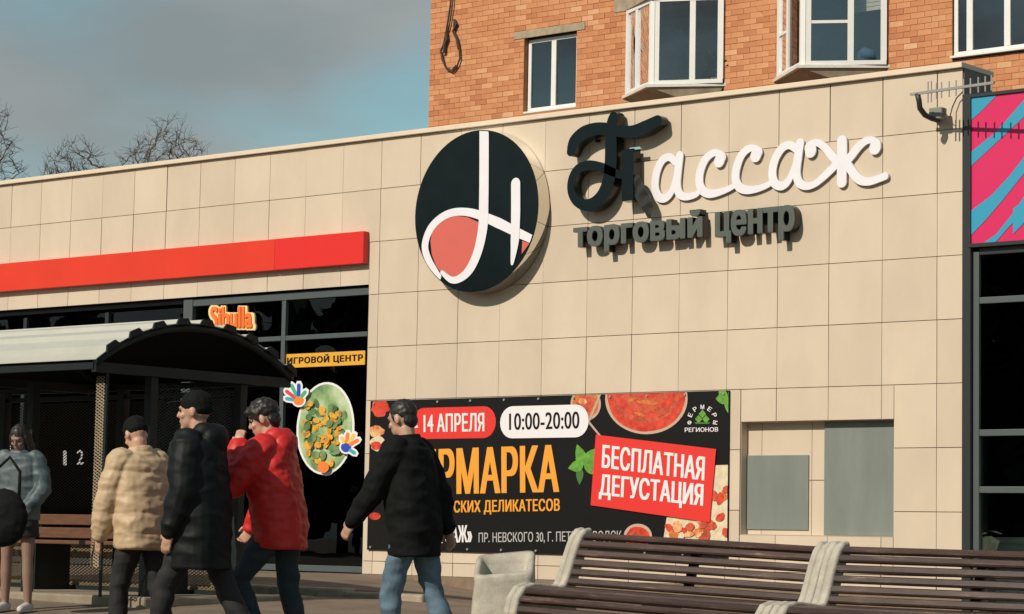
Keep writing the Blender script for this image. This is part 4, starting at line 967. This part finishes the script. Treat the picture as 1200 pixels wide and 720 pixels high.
# ------------------------------------------------------------------ street benches and litter bin
def bench(label, xl, xr, zl_, zr_, yb, seed, left_cap=True):
    Ln = xr-xl; t = thing('street_bench', label, 'bench', (xl, yb, zl_-0.80), 0, 'slatted benches with concrete ends'); t.rotation_euler = (0, math.atan2(zl_-zr_, Ln), 0)
    rg_ = random.Random(seed)
    # slat surface profile in (y, z): down the seat front, over the seat, up the back, over the top; bench faces the camera side (-y)
    path = [(-0.60, 0.20), (-0.605, 0.28), (-0.585, 0.36), (-0.53, 0.42), (-0.45, 0.437), (-0.36, 0.432), (-0.27, 0.422), (-0.19, 0.415), (-0.135, 0.43), (-0.10, 0.475), (-0.075, 0.53), (-0.052, 0.585), (-0.03, 0.64), (-0.005, 0.695), (0.025, 0.75), (0.065, 0.787), (0.115, 0.795)]
    def at(i): 
        return path[i]
    # concrete ends: a thick band that follows the profile, plus leg
    def side(x0, x1, grooves):
        mb_ = MB(); o_, i_ = [], []
        for i, p in enumerate(path):
            a = path[max(0, i-1)]; b = path[min(len(path)-1, i+1)]; dx, dz = b[0]-a[0], b[1]-a[1]; l_ = math.hypot(dx, dz); nx_, nz_ = dz/l_, -dx/l_
            # outward = towards the camera / up
            o_.append((p[0]-nx_*0.032 if False else p[0]+(-nx_)*0.0, p[1])); 
            ox, oz = -dz/l_, dx/l_
            o_[-1] = (p[0]+ox*0.034, p[1]+oz*0.034); i_.append((p[0]-ox*0.075, p[1]-oz*0.075))
        n_ = len(path)
        xsn = [x0, x0+0.010, (x0+x1)/2-0.014, (x0+x1)/2, (x0+x1)/2+0.014, x1-0.010, x1]; dep = [0.014, 0, 0.002, 0.016, 0.002, 0, 0.014]
        for x, dp in zip(xsn, dep):
            for (a, b) in zip(o_, i_):
                f = dp/0.109; mb_.v.append((x, a[0]+(b[0]-a[0])*f, a[1]+(b[1]-a[1])*f))
            for b in i_: mb_.v.append((x, b[0], b[1]))
        m_ = 2*n_
        for k in range(len(xsn)-1):
            for i in range(n_-1):
                mb_.f.append((k*m_+i, k*m_+i+1, (k+1)*m_+i+1, (k+1)*m_+i)); mb_.f.append((k*m_+n_+i, (k+1)*m_+n_+i, (k+1)*m_+n_+i+1, k*m_+n_+i+1))
            mb_.f.append((k*m_, (k+1)*m_, (k+1)*m_+n_, k*m_+n_)); mb_.f.append((k*m_+n_-1, k*m_+2*n_-1, (k+1)*m_+2*n_-1, (k+1)*m_+n_-1))
        for k in (0, len(xsn)-1):
            for i in range(n_-1): mb_.f.append((k*m_+i, k*m_+n_+i, k*m_+n_+i+1, k*m_+i+1))
        mb_.build('concrete_end', M['concrete'], t, smooth=False, bevel=0.006)
        lg_ = MB(); lg_.add([(x, y, z) for x in (x0+0.008, x1-0.008) for (y, z) in ((-0.56, -0.2), (-0.52, 0.34), (-0.40, 0.36), (-0.16, 0.345), (-0.03, 0.45), (0.06, -0.2))], [(0, 1, 2, 3, 4, 5), (11, 10, 9, 8, 7, 6)]+[(i, 6+i, 6+(i+1) % 6, (i+1) % 6) for i in range(6)])
        lg_.build('leg', M['concrete'], t)
    side(0.0, 0.105, 1); side(Ln-0.105, Ln, 1)
    # slats
    cum = [0]
    for a, b in zip(path, path[1:]): cum.append(cum[-1]+math.hypot(b[0]-a[0], b[1]-a[1]))
    pitch = 0.0665; s_ = 0.04; sme = None
    while s_ < cum[-1]-0.01:
        j = max(i for i in range(len(cum)) if cum[i] <= s_); j = min(j, len(path)-2); f = (s_-cum[j])/(cum[j+1]-cum[j]); y = path[j][0]+(path[j+1][0]-path[j][0])*f; z = path[j][1]+(path[j+1][1]-path[j][1])*f
        ang = math.atan2(path[j+1][1]-path[j][1], path[j+1][0]-path[j][0])
        if sme is None:
            mb_ = MB(); L_ = Ln-0.18; K_ = 10
            for k in range(K_+1):
                x = L_*k/K_
                for (u, v) in ((-0.021, -0.016), (0.021, -0.016), (0.023, 0.008), (0.015, 0.017), (-0.015, 0.017), (-0.023, 0.008)): mb_.v.append((x, u, v))
            for k in range(K_):
                for c_ in range(6): mb_.f.append((k*6+c_, k*6+(c_+1) % 6, (k+1)*6+(c_+1) % 6, (k+1)*6+c_))
            mb_.f += [tuple(range(5, -1, -1)), tuple(K_*6+c_ for c_ in range(6))]
            sme = mb_.mesh('slat'); sme.materials.append(M['slat'])
        o = link('slat', sme, None, t, 0, (0.09, y, z)); o.rotation_euler = (ang+rg_.uniform(-.05, .05), rg_.uniform(-.0015, .0015), rg_.uniform(-.0015, .0015)); s_ += pitch
    # rear battens that carry the slats
    for x in (Ln*0.5,):
        for a, b in (((-0.06, 0.49), (0.02, 0.72)), ((-0.5, 0.39), (-0.16, 0.385))): MB().bar((x, a[0]+0.03, a[1]-0.02), (x, b[0]+0.03, b[1]-0.02), 0.06, 0.03).build('batten', M['shgreen'], t)
def slatmat():
    m = bpy.data.materials.new('worn_slat_paint'); m.use_nodes = True; N = m.node_tree.nodes; K = m.node_tree.links.new; b = N['Principled BSDF']; b.inputs['Roughness'].default_value = 0.42
    t = N.new('ShaderNodeTexCoord'); oi = N.new('ShaderNodeObjectInfo'); ad = N.new('ShaderNodeVectorMath'); ad.operation = 'ADD'; sc = N.new('ShaderNodeVectorMath'); sc.operation = 'SCALE'; sc.inputs['Scale'].default_value = 37
    cx = N.new('ShaderNodeCombineXYZ'); K(oi.outputs['Random'], cx.inputs[0]); K(oi.outputs['Random'], cx.inputs[1]); K(cx.outputs[0], sc.inputs[0]); K(t.outputs['Object'], ad.inputs[0]); K(sc.outputs[0], ad.inputs[1])
    mp_ = N.new('ShaderNodeMapping'); mp_.inputs['Scale'].default_value = (2.2, 16, 16); K(ad.outputs[0], mp_.inputs[0])
    n = N.new('ShaderNodeTexNoise'); n.inputs['Scale'].default_value = 1.6; n.inputs['Detail'].default_value = 8; n.inputs['Roughness'].default_value = .7; K(mp_.outputs[0], n.inputs['Vector'])
    r = N.new('ShaderNodeValToRGB'); E_ = r.color_ramp.elements; E_[0].position = 0.30; E_[0].color = (0.030, 0.016, 0.012, 1); E_[1].position = 0.74; E_[1].color = (0.40, 0.31, 0.22, 1)
    for p_, c_ in ((0.54, (0.055, 0.031, 0.024)), (0.62, (0.085, 0.052, 0.039)), (0.68, (0.17, 0.115, 0.08))): e = E_.new(p_); e.color = (*c_, 1)
    K(n.outputs['Fac'], r.inputs[0]); hs = N.new('ShaderNodeHueSaturation'); mr = N.new('ShaderNodeMapRange'); mr.inputs['To Min'].default_value = .75; mr.inputs['To Max'].default_value = 1.25; K(oi.outputs['Random'], mr.inputs[0]); K(mr.outputs[0], hs.inputs['Value']); K(r.outputs[0], hs.inputs['Color']); K(hs.outputs[0], b.inputs['Base Color'])
    bp = N.new('ShaderNodeBump'); bp.inputs['Strength'].default_value = .5; bp.inputs['Distance'].default_value = .004; K(n.outputs['Fac'], bp.inputs['Height']); K(bp.outputs[0], b.inputs['Normal']); return m
M['slat'] = slatmat()
bench('brown slatted bench with concrete ends, between the concrete bin and the next bench', 1.69, 3.68, 0.812, 0.748, -7.62, 1)
bench('brown slatted bench at the right edge, cut off by the picture', 3.70, 5.78, 0.752, 0.735, -7.64, 2)

bn_ = thing('litter_bin', 'squat concrete litter bin at the left end of the benches', 'bin', (1.385, -7.87, -0.02), rad(38))
def ringsq(hw, z, rr=0.05, hy=None):
    hy = hy or hw; pts = []
    for cx, cy, a0 in ((1, 1, 0), (-1, 1, 90), (-1, -1, 180), (1, -1, 270)):
        for k in range(4): a = rad(a0+30*k); pts.append((cx*(hw-rr)+rr*math.cos(a), cy*(hy-rr)+rr*math.sin(a), z))
    return pts
prf = [(0.235, -0.15, .05), (0.235, 0.06, .05), (0.215, 0.20, .05), (0.198, 0.45, .045), (0.192, 0.585, .045), (0.196, 0.625, .045), (0.185, 0.645, .045), (0.160, 0.642, .04), (0.150, 0.60, .04), (0.145, 0.30, .04)]
mb_ = MB()
for hw, z_, r_ in prf: mb_.v += ringsq(hw, z_, r_)
for k in range(len(prf)-1):
    for i in range(16): mb_.f.append((k*16+i, k*16+(i+1) % 16, (k+1)*16+(i+1) % 16, (k+1)*16+i))
mb_.f += [tuple(range(15, -1, -1)), tuple((len(prf)-1)*16+i for i in range(16))]
for i, v in enumerate(mb_.v):                                    # cast unevenly: rim rises to the back right
    k = max(0, min(1, v[2]/0.65)); mb_.v[i] = (v[0]+0.006*noise.noise(Vector(v)*9), v[1]+0.006*noise.noise(Vector(v)*9+Vector((5, 0, 0))), v[2]+k*k*(0.075*v[1]/0.2+0.022*v[0]/0.2)-0.03*k)
mb_.build('shell', M['concrete'], bn_, smooth=True, bevel=0)

# ------------------------------------------------------------------ people
def limb(mb_, pts, radii, n=12, rounded=True):
    pts = [Vector(p) for p in pts]; radii = list(radii)
    if rounded:
        d0 = (pts[0]-pts[1]).normalized(); d1 = (pts[-1]-pts[-2]).normalized(); r0, r1 = radii[0], radii[-1]
        pts = [pts[0]+d0*r0*.95, pts[0]+d0*r0*.7]+pts+[pts[-1]+d1*r1*.7, pts[-1]+d1*r1*.95]; radii = [r0*.25, r0*.7]+radii+[r1*.7, r1*.25]
    mb_.tube(pts, radii, n); return mb_
def ball(mb_, c, r, basis=None, n=14, k=9):
    c = Vector(c); B = basis or (Vector((1, 0, 0)), Vector((0, 1, 0)), Vector((0, 0, 1))); vs = []
    for j in range(1, k):
        a = math.pi*j/k
        for i in range(n): b = 2*math.pi*i/n; vs.append(c+B[0]*(r[0]*math.sin(a)*math.cos(b))+B[1]*(r[1]*math.sin(a)*math.sin(b))+B[2]*(r[2]*math.cos(a)))
    vs += [c+B[2]*r[2], c-B[2]*r[2]]; t_, b_ = len(vs)-2, len(vs)-1
    fs = [(j*n+i, (j+1)*n+i, (j+1)*n+(i+1) % n, j*n+(i+1) % n) for j in range(k-2) for i in range(n)]
    fs += [(t_, i, (i+1) % n) for i in range(n)]+[(b_, (k-2)*n+(i+1) % n, (k-2)*n+i) for i in range(n)]
    mb_.add(vs, fs); return mb_
def loft(mb_, secs, n=24, pw=2.4):
    """secs: (x, y, z, rx, ry) rounded horizontal sections from bottom to top"""
    vs = []
    for (x, y, z, rx_, ry_) in secs:
        for i in range(n):
            a = 2*math.pi*i/n; c, s_ = math.cos(a), math.sin(a)
            vs.append((x+rx_*math.copysign(abs(c)**(2/pw), c), y+ry_*math.copysign(abs(s_)**(2/pw), s_), z))
    fs = [(j*n+i, j*n+(i+1) % n, (j+1)*n+(i+1) % n, (j+1)*n+i) for j in range(len(secs)-1) for i in range(n)]
    fs += [tuple(range(n-1, -1, -1)), tuple((len(secs)-1)*n+i for i in range(n))]
    mb_.add(vs, fs); return mb_
def skin(mb_, name, m, parent, voxel=0.008, it=3, disp=None):
    me = mb_.mesh(name); o = bpy.data.objects.new(name, me); COL.objects.link(o)
    q = o.modifiers.new('r', 'REMESH'); q.mode = 'VOXEL'; q.voxel_size = voxel
    if it: q = o.modifiers.new('s', 'SMOOTH'); q.factor = 0.5; q.iterations = it
    dg = bpy.context.evaluated_depsgraph_get(); m2 = bpy.data.meshes.new_from_object(o.evaluated_get(dg)); bpy.data.objects.remove(o)
    if disp:
        nn = [v.normal.copy() for v in m2.vertices]
        for v, n_ in zip(m2.vertices, nn): v.co = v.co+n_*disp(v.co, n_)
    for p in m2.polygons: p.use_smooth = True
    m2.update(); m2.name = name; return link(name, m2, m, parent)
def N3(p, sx, sy, sz, o=0.0): return noise.noise(Vector((p.x*sx+o, p.y*sy+o*1.7, p.z*sz-o)))
def ridge(v): return 1-abs(v)*2
def folds(amp, seed=0.0):
    def f(p, n_): return amp*(0.9*ridge(N3(p, 5, 5, 9, seed))+0.5*N3(p, 11, 11, 20, seed+3))-amp*.4
    return f
def puffer(pitch, amp, seed=0.0):
    def f(p, n_):
        k = abs(math.sin(math.pi*(p.z+0.02*N3(p, 4, 4, 2, seed))/pitch)); return amp*(k**0.55-0.65)+0.006*ridge(N3(p, 9, 9, 16, seed))+0.004*N3(p, 22, 22, 26, seed)
    return f
def person(label, loc, heading, h, pose, wear):
    root = thing('person', label, 'person', loc, heading, None); root.scale = (h/1.75,)*3
    ln = math.tan(rad(pose.get('lean', 0)))
    def lx(z): return ln*(z-.94)
    def dr(a, o, s_): return Vector((math.sin(rad(a))*math.cos(rad(o)), s_*math.sin(rad(o)), -math.cos(rad(a))*math.cos(rad(o))))
    J = {}
    for sd, s_ in (('L', 1), ('R', -1)):
        ua, uo, fa, fo = pose['arm'+sd]; Sh = Vector((lx(1.42), s_*.178, 1.425)); El = Sh+dr(ua, uo, s_)*.285; Wr = El+dr(fa, fo, s_)*.25; J['a'+sd] = (Sh, El, Wr, dr(fa, fo, s_))
        th, sn, ou = pose['leg'+sd]; Hp = Vector((0, s_*.092, .915)); Kn = Hp+dr(th, ou, s_)*.42; An = Kn+dr(sn, ou*.5, s_)*.41; J['l'+sd] = (Hp, Kn, An)
    dz = 0.085-min(J['lL'][2].z, J['lR'][2].z); root.location.z += dz*h/1.75
    hy, hp = rad(pose.get('hyaw', 0)), rad(pose.get('hpitch', 0))
    hf = Vector((math.cos(hy)*math.cos(hp), math.sin(hy)*math.cos(hp), -math.sin(hp))); hl = Vector((-math.sin(hy), math.cos(hy), 0)); hu = hf.cross(hl)
    nb = Vector((lx(1.47)-.015, 0, 1.47)); hc = nb+Vector((0.035+ln*.1, 0, 0.165-0.03*math.sin(hp))); HB = (hf, hl, hu)
    def hd(x, y, z): return hc+hf*x+hl*y+hu*z
    # body, one continuous surface
    b = MB(); loft(b, [(0, 0, .86, .09, .14), (0, 0, .93, .105, .16), (lx(1.05), 0, 1.05, .095, .14), (lx(1.25), 0, 1.25, .105, .155), (lx(1.40), 0, 1.40, .095, .165), (lx(1.46), 0, 1.46, .06, .09)])
    limb(b, [nb-Vector((0, 0, .05)), nb+Vector((.005, 0, .03)), hd(-.012, 0, -.06)], [.062, .056, .056])
    ball(b, hd(-.008, 0, .022), (.097, .076, .100), HB); ball(b, hd(.038, 0, -.050), (.055, .054, .066), HB); ball(b, hd(.068, 0, -.095), (.024, .030, .020), HB)
    ball(b, hd(.078, 0, .028), (.018, .048, .014), HB); limb(b, [hd(.088, 0, .015), hd(.104, 0, -.022)], [.009, .014], 8); ball(b, hd(.086, 0, -.058), (.012, .024, .012), HB)
    for s_ in (1, -1): ball(b, hd(-.008, s_*.079, -.008), (.020, .010, .032), HB); ball(b, hd(.066, s_*.040, -.025), (.020, .020, .020), HB)
    for sd, s_ in (('L', 1), ('R', -1)):
        Sh, El, Wr, fd = J['a'+sd]; limb(b, [Sh, El, Wr], [.050, .040, .027]); Hp, Kn, An = J['l'+sd]
        limb(b, [Hp, Hp.lerp(Kn, .5), Kn, Kn.lerp(An, .3), An], [.084, .070, .052, .054, .036]); limb(b, [An-Vector((.03, 0, .03)), An+Vector((.14, 0, -.05))], [.04, .032])
        # hand: palm, four fingers, thumb
        sd_ = fd.cross(Vector((0, s_, 0.2))).normalized(); ac = fd.cross(sd_).normalized(); fr = sd_ if sd_.x > 0 else -sd_          # fr: thumb side (forward)
        curl = pose.get('curl', 0.5); inn = Vector((0, -s_, 0)); inn = (inn-fd*inn.dot(fd)).normalized()
        pc = Wr+fd*.055; limb(b, [Wr, Wr+fd*.03], [.026, .028]); ball(b, pc, (.050, .016, .038), (fd, inn, fr))
        for i in range(4):
            base = Wr+fd*.092+fr*(.027-.018*i); L1 = (.040, .045, .042, .033)[i]; d1 = (fd*math.cos(curl*.6)+inn*math.sin(curl*.6)).normalized(); d2 = (fd*math.cos(curl*1.7)+inn*math.sin(curl*1.7)).normalized()
            limb(b, [base-fd*.02, base+d1*L1, base+d1*L1+d2*L1*.8], [.0095, .0088, .0075], 8)
        tb = Wr+fd*.03+fr*.028; td = (fr*.7+fd*.75+inn*.35).normalized(); limb(b, [tb, tb+td*.035, tb+(td*.035+(fd+inn*.4).normalized()*.03)], [.012, .011, .009], 8)
    skin(b, 'body', M[wear.get('skin', 'skin')], root, 0.0075, 2)
    if wear.get('eyes', True):
        for s_ in (1, -1): ball(MB(), (0, 0, 0), (1, 1, 1)); e = MB(); ball(e, hd(.083, s_*.031, .008), (.009, .012, .008), HB, 10, 6); e.build('eye', M['eye'], root, smooth=True)
    # trousers
    if wear.get('pants'):
        t = MB(); r = wear.get('prad', (.098, .086, .070, .064, .060)); loft(t, [(0, 0, .80, .085, .13), (0, 0, .88, .118, .168), (0, 0, .97, .118, .165), (0, 0, 1.03, .108, .155)])
        for sd, s_ in (('L', 1), ('R', -1)):
            Hp, Kn, An = J['l'+sd]; limb(t, [Hp, Hp.lerp(Kn, .5), Kn, Kn.lerp(An, .5), An+(An-Kn).normalized()*.03], r, 14)
        skin(t, 'trousers', M[wear['pants']], root, 0.009, 3, folds(wear.get('pfold', .009), 1.3+heading))
    if wear.get('skirt'):
        t = MB(); loft(t, [(0, 0, .70, .15, .20), (0, 0, .8, .15, .195), (0, 0, 1.0, .12, .16)]); skin(t, 'skirt', M[wear['skirt']], root, 0.010, 2, folds(.006, 2))
    for sd in ('L', 'R'):
        Hp, Kn, An = J['l'+sd]; f = MB(); limb(f, [An+Vector((-.045, 0, -.035)), An+Vector((.05, 0, -.04)), An+Vector((.17, 0, -.055))], [.044, .046, .036]); ball(f, An+Vector((.06, 0, -.075)), (.145, .048, .014)); skin(f, 'shoe', M[wear.get('shoe', 'blackcloth')], root, 0.008, 2)
    # jacket
    hem, fat = wear['hem'], wear['fat']; j = MB(); top = 1.475
    secs = []
    for k in range(9):
        t_ = k/8; z_ = hem+(1.43-hem)*t_; wd = (.172+.016*math.sin(math.pi*t_))*(1+.10*(1-t_)*wear.get('flare', 0))+fat; dp = (.125+.012*math.sin(math.pi*t_))*(1+.12*(1-t_)*wear.get('flare', 0))+fat
        secs.append((lx(z_) if z_ > .94 else lx(z_)*.4, 0, z_, dp, wd))
    secs.append((lx(1.47), 0, 1.475, .095+fat*.5, .12+fat*.4)); loft(j, secs)
    for sd, s_ in (('L', 1), ('R', -1)):
        Sh, El, Wr, fd = J['a'+sd]; q = fat
        limb(j, [Sh+Vector((0, -s_*.02, .0)), Sh.lerp(El, .5), El, El.lerp(Wr, .5), Wr+fd*wear.get('cuff', -.005)], [.078+q*.6, .070+q*.8, .064+q*.8, .058+q*.8, .047+q*.6], 14)
    ch = wear.get('collar', .06); limb(j, [nb+Vector((-.01, 0, -.03)), nb+Vector((.008, 0, .02+ch*.6))], [.098+fat*.3, .080+fat*.2], 16, rounded=False)
    if wear.get('hood') == 'down':
        ball(j, nb+Vector((-.105, 0, -.01)), (.070, .125, .095)); ball(j, nb+Vector((-.055, .065, .035)), (.070, .055, .055)); ball(j, nb+Vector((-.055, -.065, .035)), (.070, .055, .055)); limb(j, [nb+Vector((.05, .075, .0)), nb+Vector((-.02, .09, .03)), nb+Vector((-.10, .05, .055)), nb+Vector((-.10, -.05, .055)), nb+Vector((-.02, -.09, .03)), nb+Vector((.05, -.075, .0))], [.022, .03, .036, .036, .03, .022])
    if wear.get('hood') == 'up':
        ball(j, hd(-.035, 0, .012), (.112, .105, .125), HB); limb(j, [hd(-.05, 0, -.02), nb+Vector((-.05, 0, .0))], [.112, .115])
    skin(j, 'jacket', M[wear['jacket']], root, 0.0095, 3, wear.get('disp') or folds(.011, heading))
    # hair or cap
    g = MB(); kind = wear.get('hair', 'short')
    if kind == 'short':
        ball(g, hd(-.018, 0, .040), (.098, .081, .092), HB); ball(g, hd(-.058, 0, -.018), (.046, .062, .060), HB)
        for s_ in (1, -1): ball(g, hd(.012, s_*.068, .020), (.022, .012, .040), HB)
        skin(g, 'hair', M['hair'], root, 0.007, 1, lambda p, n_: .0035*N3(p, 60, 60, 60)+.002*N3(p, 120, 120, 120))
    elif kind == 'full':
        ball(g, hd(-.012, 0, .050), (.110, .088, .096), HB); ball(g, hd(.060, 0, .078), (.050, .060, .034), HB); ball(g, hd(-.062, 0, -.015), (.050, .066, .065), HB)
        for s_ in (1, -1): ball(g, hd(.010, s_*.070, .018), (.026, .014, .045), HB)
        skin(g, 'hair', M['hair'], root, 0.007, 1, lambda p, n_: .008*N3(p, 40, 40, 40)+.003*N3(p, 110, 110, 110))
    elif kind == 'long':
        ball(g, hd(-.020, 0, .038), (.104, .086, .096), HB); limb(g, [hd(-.05, 0, 0), hd(-.06, 0, -.12), hd(-.055, 0, -.22)], [.085, .090, .06])
        for s_ in (1, -1): limb(g, [hd(.015, s_*.075, .02), hd(.0, s_*.085, -.10), hd(.0, s_*.08, -.18)], [.026, .032, .02])
        skin(g, 'hair', M['hair'], root, 0.008, 1, lambda p, n_: .006*N3(p, 50, 50, 12))
    elif kind in ('beanie', 'cap'):
        ball(g, hd(-.015, 0, .048), (.106, .086, .088), HB); ball(g, hd(-.035, 0, .015), (.085, .082, .055), HB)
        if kind == 'cap': ball(g, hd(.115, 0, .062), (.065, .066, .010), HB)
        skin(g, 'hat', M['blackcloth'], root, 0.007, 2, lambda p, n_: .002*N3(p, 40, 40, 90))
    return root, J, hd
M['skin'] = mat('skin', (0.52, 0.30, 0.21), 0.5, var=0.12, vscale=14); M['skinleg'] = mat('skin_and_tights', (0.26, 0.16, 0.12), 0.55, var=0.12, vscale=9)
M['eye'] = mat('eye_dark', (0.02, 0.015, 0.012), 0.2); M['hair'] = mat('dark_hair', (0.016, 0.012, 0.010), 0.5, var=0.3, vscale=40)
M['blackcloth'] = mat('black_cloth', (0.007, 0.008, 0.008), 0.85, var=0.25, vscale=30, bump=0.3, bscale=220, spec=0.15)
M['blacknylon'] = mat('black_nylon', (0.006, 0.008, 0.009), 0.6, var=0.25, vscale=20, bump=0.3, bscale=60, spec=0.2)
M['rednylon'] = mat('red_nylon', (0.56, 0.014, 0.012), 0.55, var=0.12, vscale=12, bump=0.25, bscale=40)
M['beige'] = mat('beige_nylon', (0.50, 0.365, 0.22), 0.6, var=0.15, vscale=10, bump=0.3, bscale=40)
M['jeans'] = mat('blue_denim', (0.115, 0.185, 0.25), 0.85, var=0.45, vscale=9, bump=0.35, bscale=260); M['darkjeans'] = mat('dark_denim', (0.022, 0.036, 0.050), 0.85, var=0.35, vscale=9, bump=0.3, bscale=260)
M['blackpants'] = mat('black_trousers', (0.010, 0.011, 0.012), 0.8, var=0.2); M['teal'] = mat('teal_silver_fabric', (0.015, 0.045, 0.05), 0.55, var=0.9, vscale=7, col2=(0.12, 0.145, 0.155), bump=0.3, bscale=30)
M['white_shoe'] = mat('white_shoe', (0.5, 0.48, 0.45), 0.6)
def stand(px, py_head, depth): p = CAM+ray(px, py_head)*depth; return p
WEST = math.pi
# man in the black jacket and jeans
def put(label, px, py, depth, heading, pose, wear, dh=0.0, height=None):
    """place a person so that the crown stands at the surveyed spot; feet on the ground there"""
    p = CAM+ray(px, py)*depth; g = gz(p.x, p.y)
    if SX0 < p.x < SX1+.15 and SYN < p.y < SYF: g = SG
    h = height or (p.z-g)
    return person(label, (p.x, p.y, g), heading, h, pose, wear)
put('man in black jacket and blue jeans walking past the fair banner', 489, 467, 16.6, WEST+rad(12),
    dict(lean=8, hyaw=-4, hpitch=16, armL=(22, 9, 36, 2), armR=(-26, 8, -14, 4), legL=(14, 0, 2), legR=(-12, -24, 2), curl=.6),
    dict(jacket='blackcloth', hem=.74, fat=.020, flare=.3, pants='jeans', collar=.05, hair='short', pfold=.013, disp=folds(.014, 2.2)))
put('man in red hooded jacket raising a hand to his face', 332, 467, 16.62, WEST+rad(26),
    dict(lean=10, hyaw=4, hpitch=20, armL=(34, 6, 178, -16), armR=(10, 8, 30, -4), legL=(34, -24, 2), legR=(-6, -14, 2), curl=.9),
    dict(jacket='rednylon', hem=.78, fat=.034, flare=.1, pants='darkjeans', collar=.05, hood='down', hair='full', disp=lambda p, n_: puffer(.19, .004, 4)(p, n_)+folds(.010, 6)(p, n_), pfold=.010))
put('man in long black hooded coat and cap walking left', 240, 452, 16.1, WEST+rad(22),
    dict(lean=4, hyaw=10, hpitch=4, armL=(-2, 8, 16, 2), armR=(14, 8, 30, 2), legL=(26, 6, 2), legR=(-20, -32, 2), curl=.5),
    dict(jacket='blacknylon', hem=.66, fat=.036, flare=.6, pants='blackpants', collar=.05, hood='down', hair='cap', disp=folds(.012, 8)))
put('person in beige puffer jacket and dark beanie seen from behind', 172, 485, 17.1, WEST+rad(-4),
    dict(lean=9, hyaw=-6, hpitch=34, armL=(10, 9, 14, 3), armR=(16, 9, 34, -6), legL=(16, 0, 2), legR=(-8, -22, 2), curl=.5),
    dict(jacket='beige', hem=.80, fat=.034, pants='blackpants', collar=.05, hair='beanie', disp=lambda p, n_: puffer(.15, .009, 2)(p, n_)+folds(.007, 3)(p, n_)))
w_, J_, hd_ = put('woman in teal and silver jacket standing at the left edge', 26, 498, 21.0, rad(-62),
    dict(lean=2, hyaw=-8, hpitch=26, armL=(6, 16, 30, -24), armR=(8, 14, 34, -10), legL=(3, -2, 3), legR=(-2, -4, 3), curl=.6),
    dict(jacket='teal', hem=.86, fat=.022, skin='skinleg', skirt='blackpants', collar=.05, hair='long', shoe='white_shoe', disp=folds(.012, 5)))
# the woman's black bag
bp0 = CAM+ray(4, 604)*20.3
bg_ = thing('shoulder_bag', 'rounded black bag held in front by the woman at the left edge', 'bag', (bp0.x, bp0.y, bp0.z-.26), rad(30))
mbq = MB(); ball(mbq, (0, 0, .24), (.21, .10, .24)); ball(mbq, (0, 0, .16), (.19, .11, .16)); skin(mbq, 'pouch', M['blackcloth'], bg_, .012, 2, folds(.008, 7))
MB().tube([(-.13, 0, .42), (-.11, .05, .62), (0, .10, .74), (.11, .05, .62), (.13, 0, .42)], .014, 8).build('strap', M['blackcloth'], bg_, smooth=True)
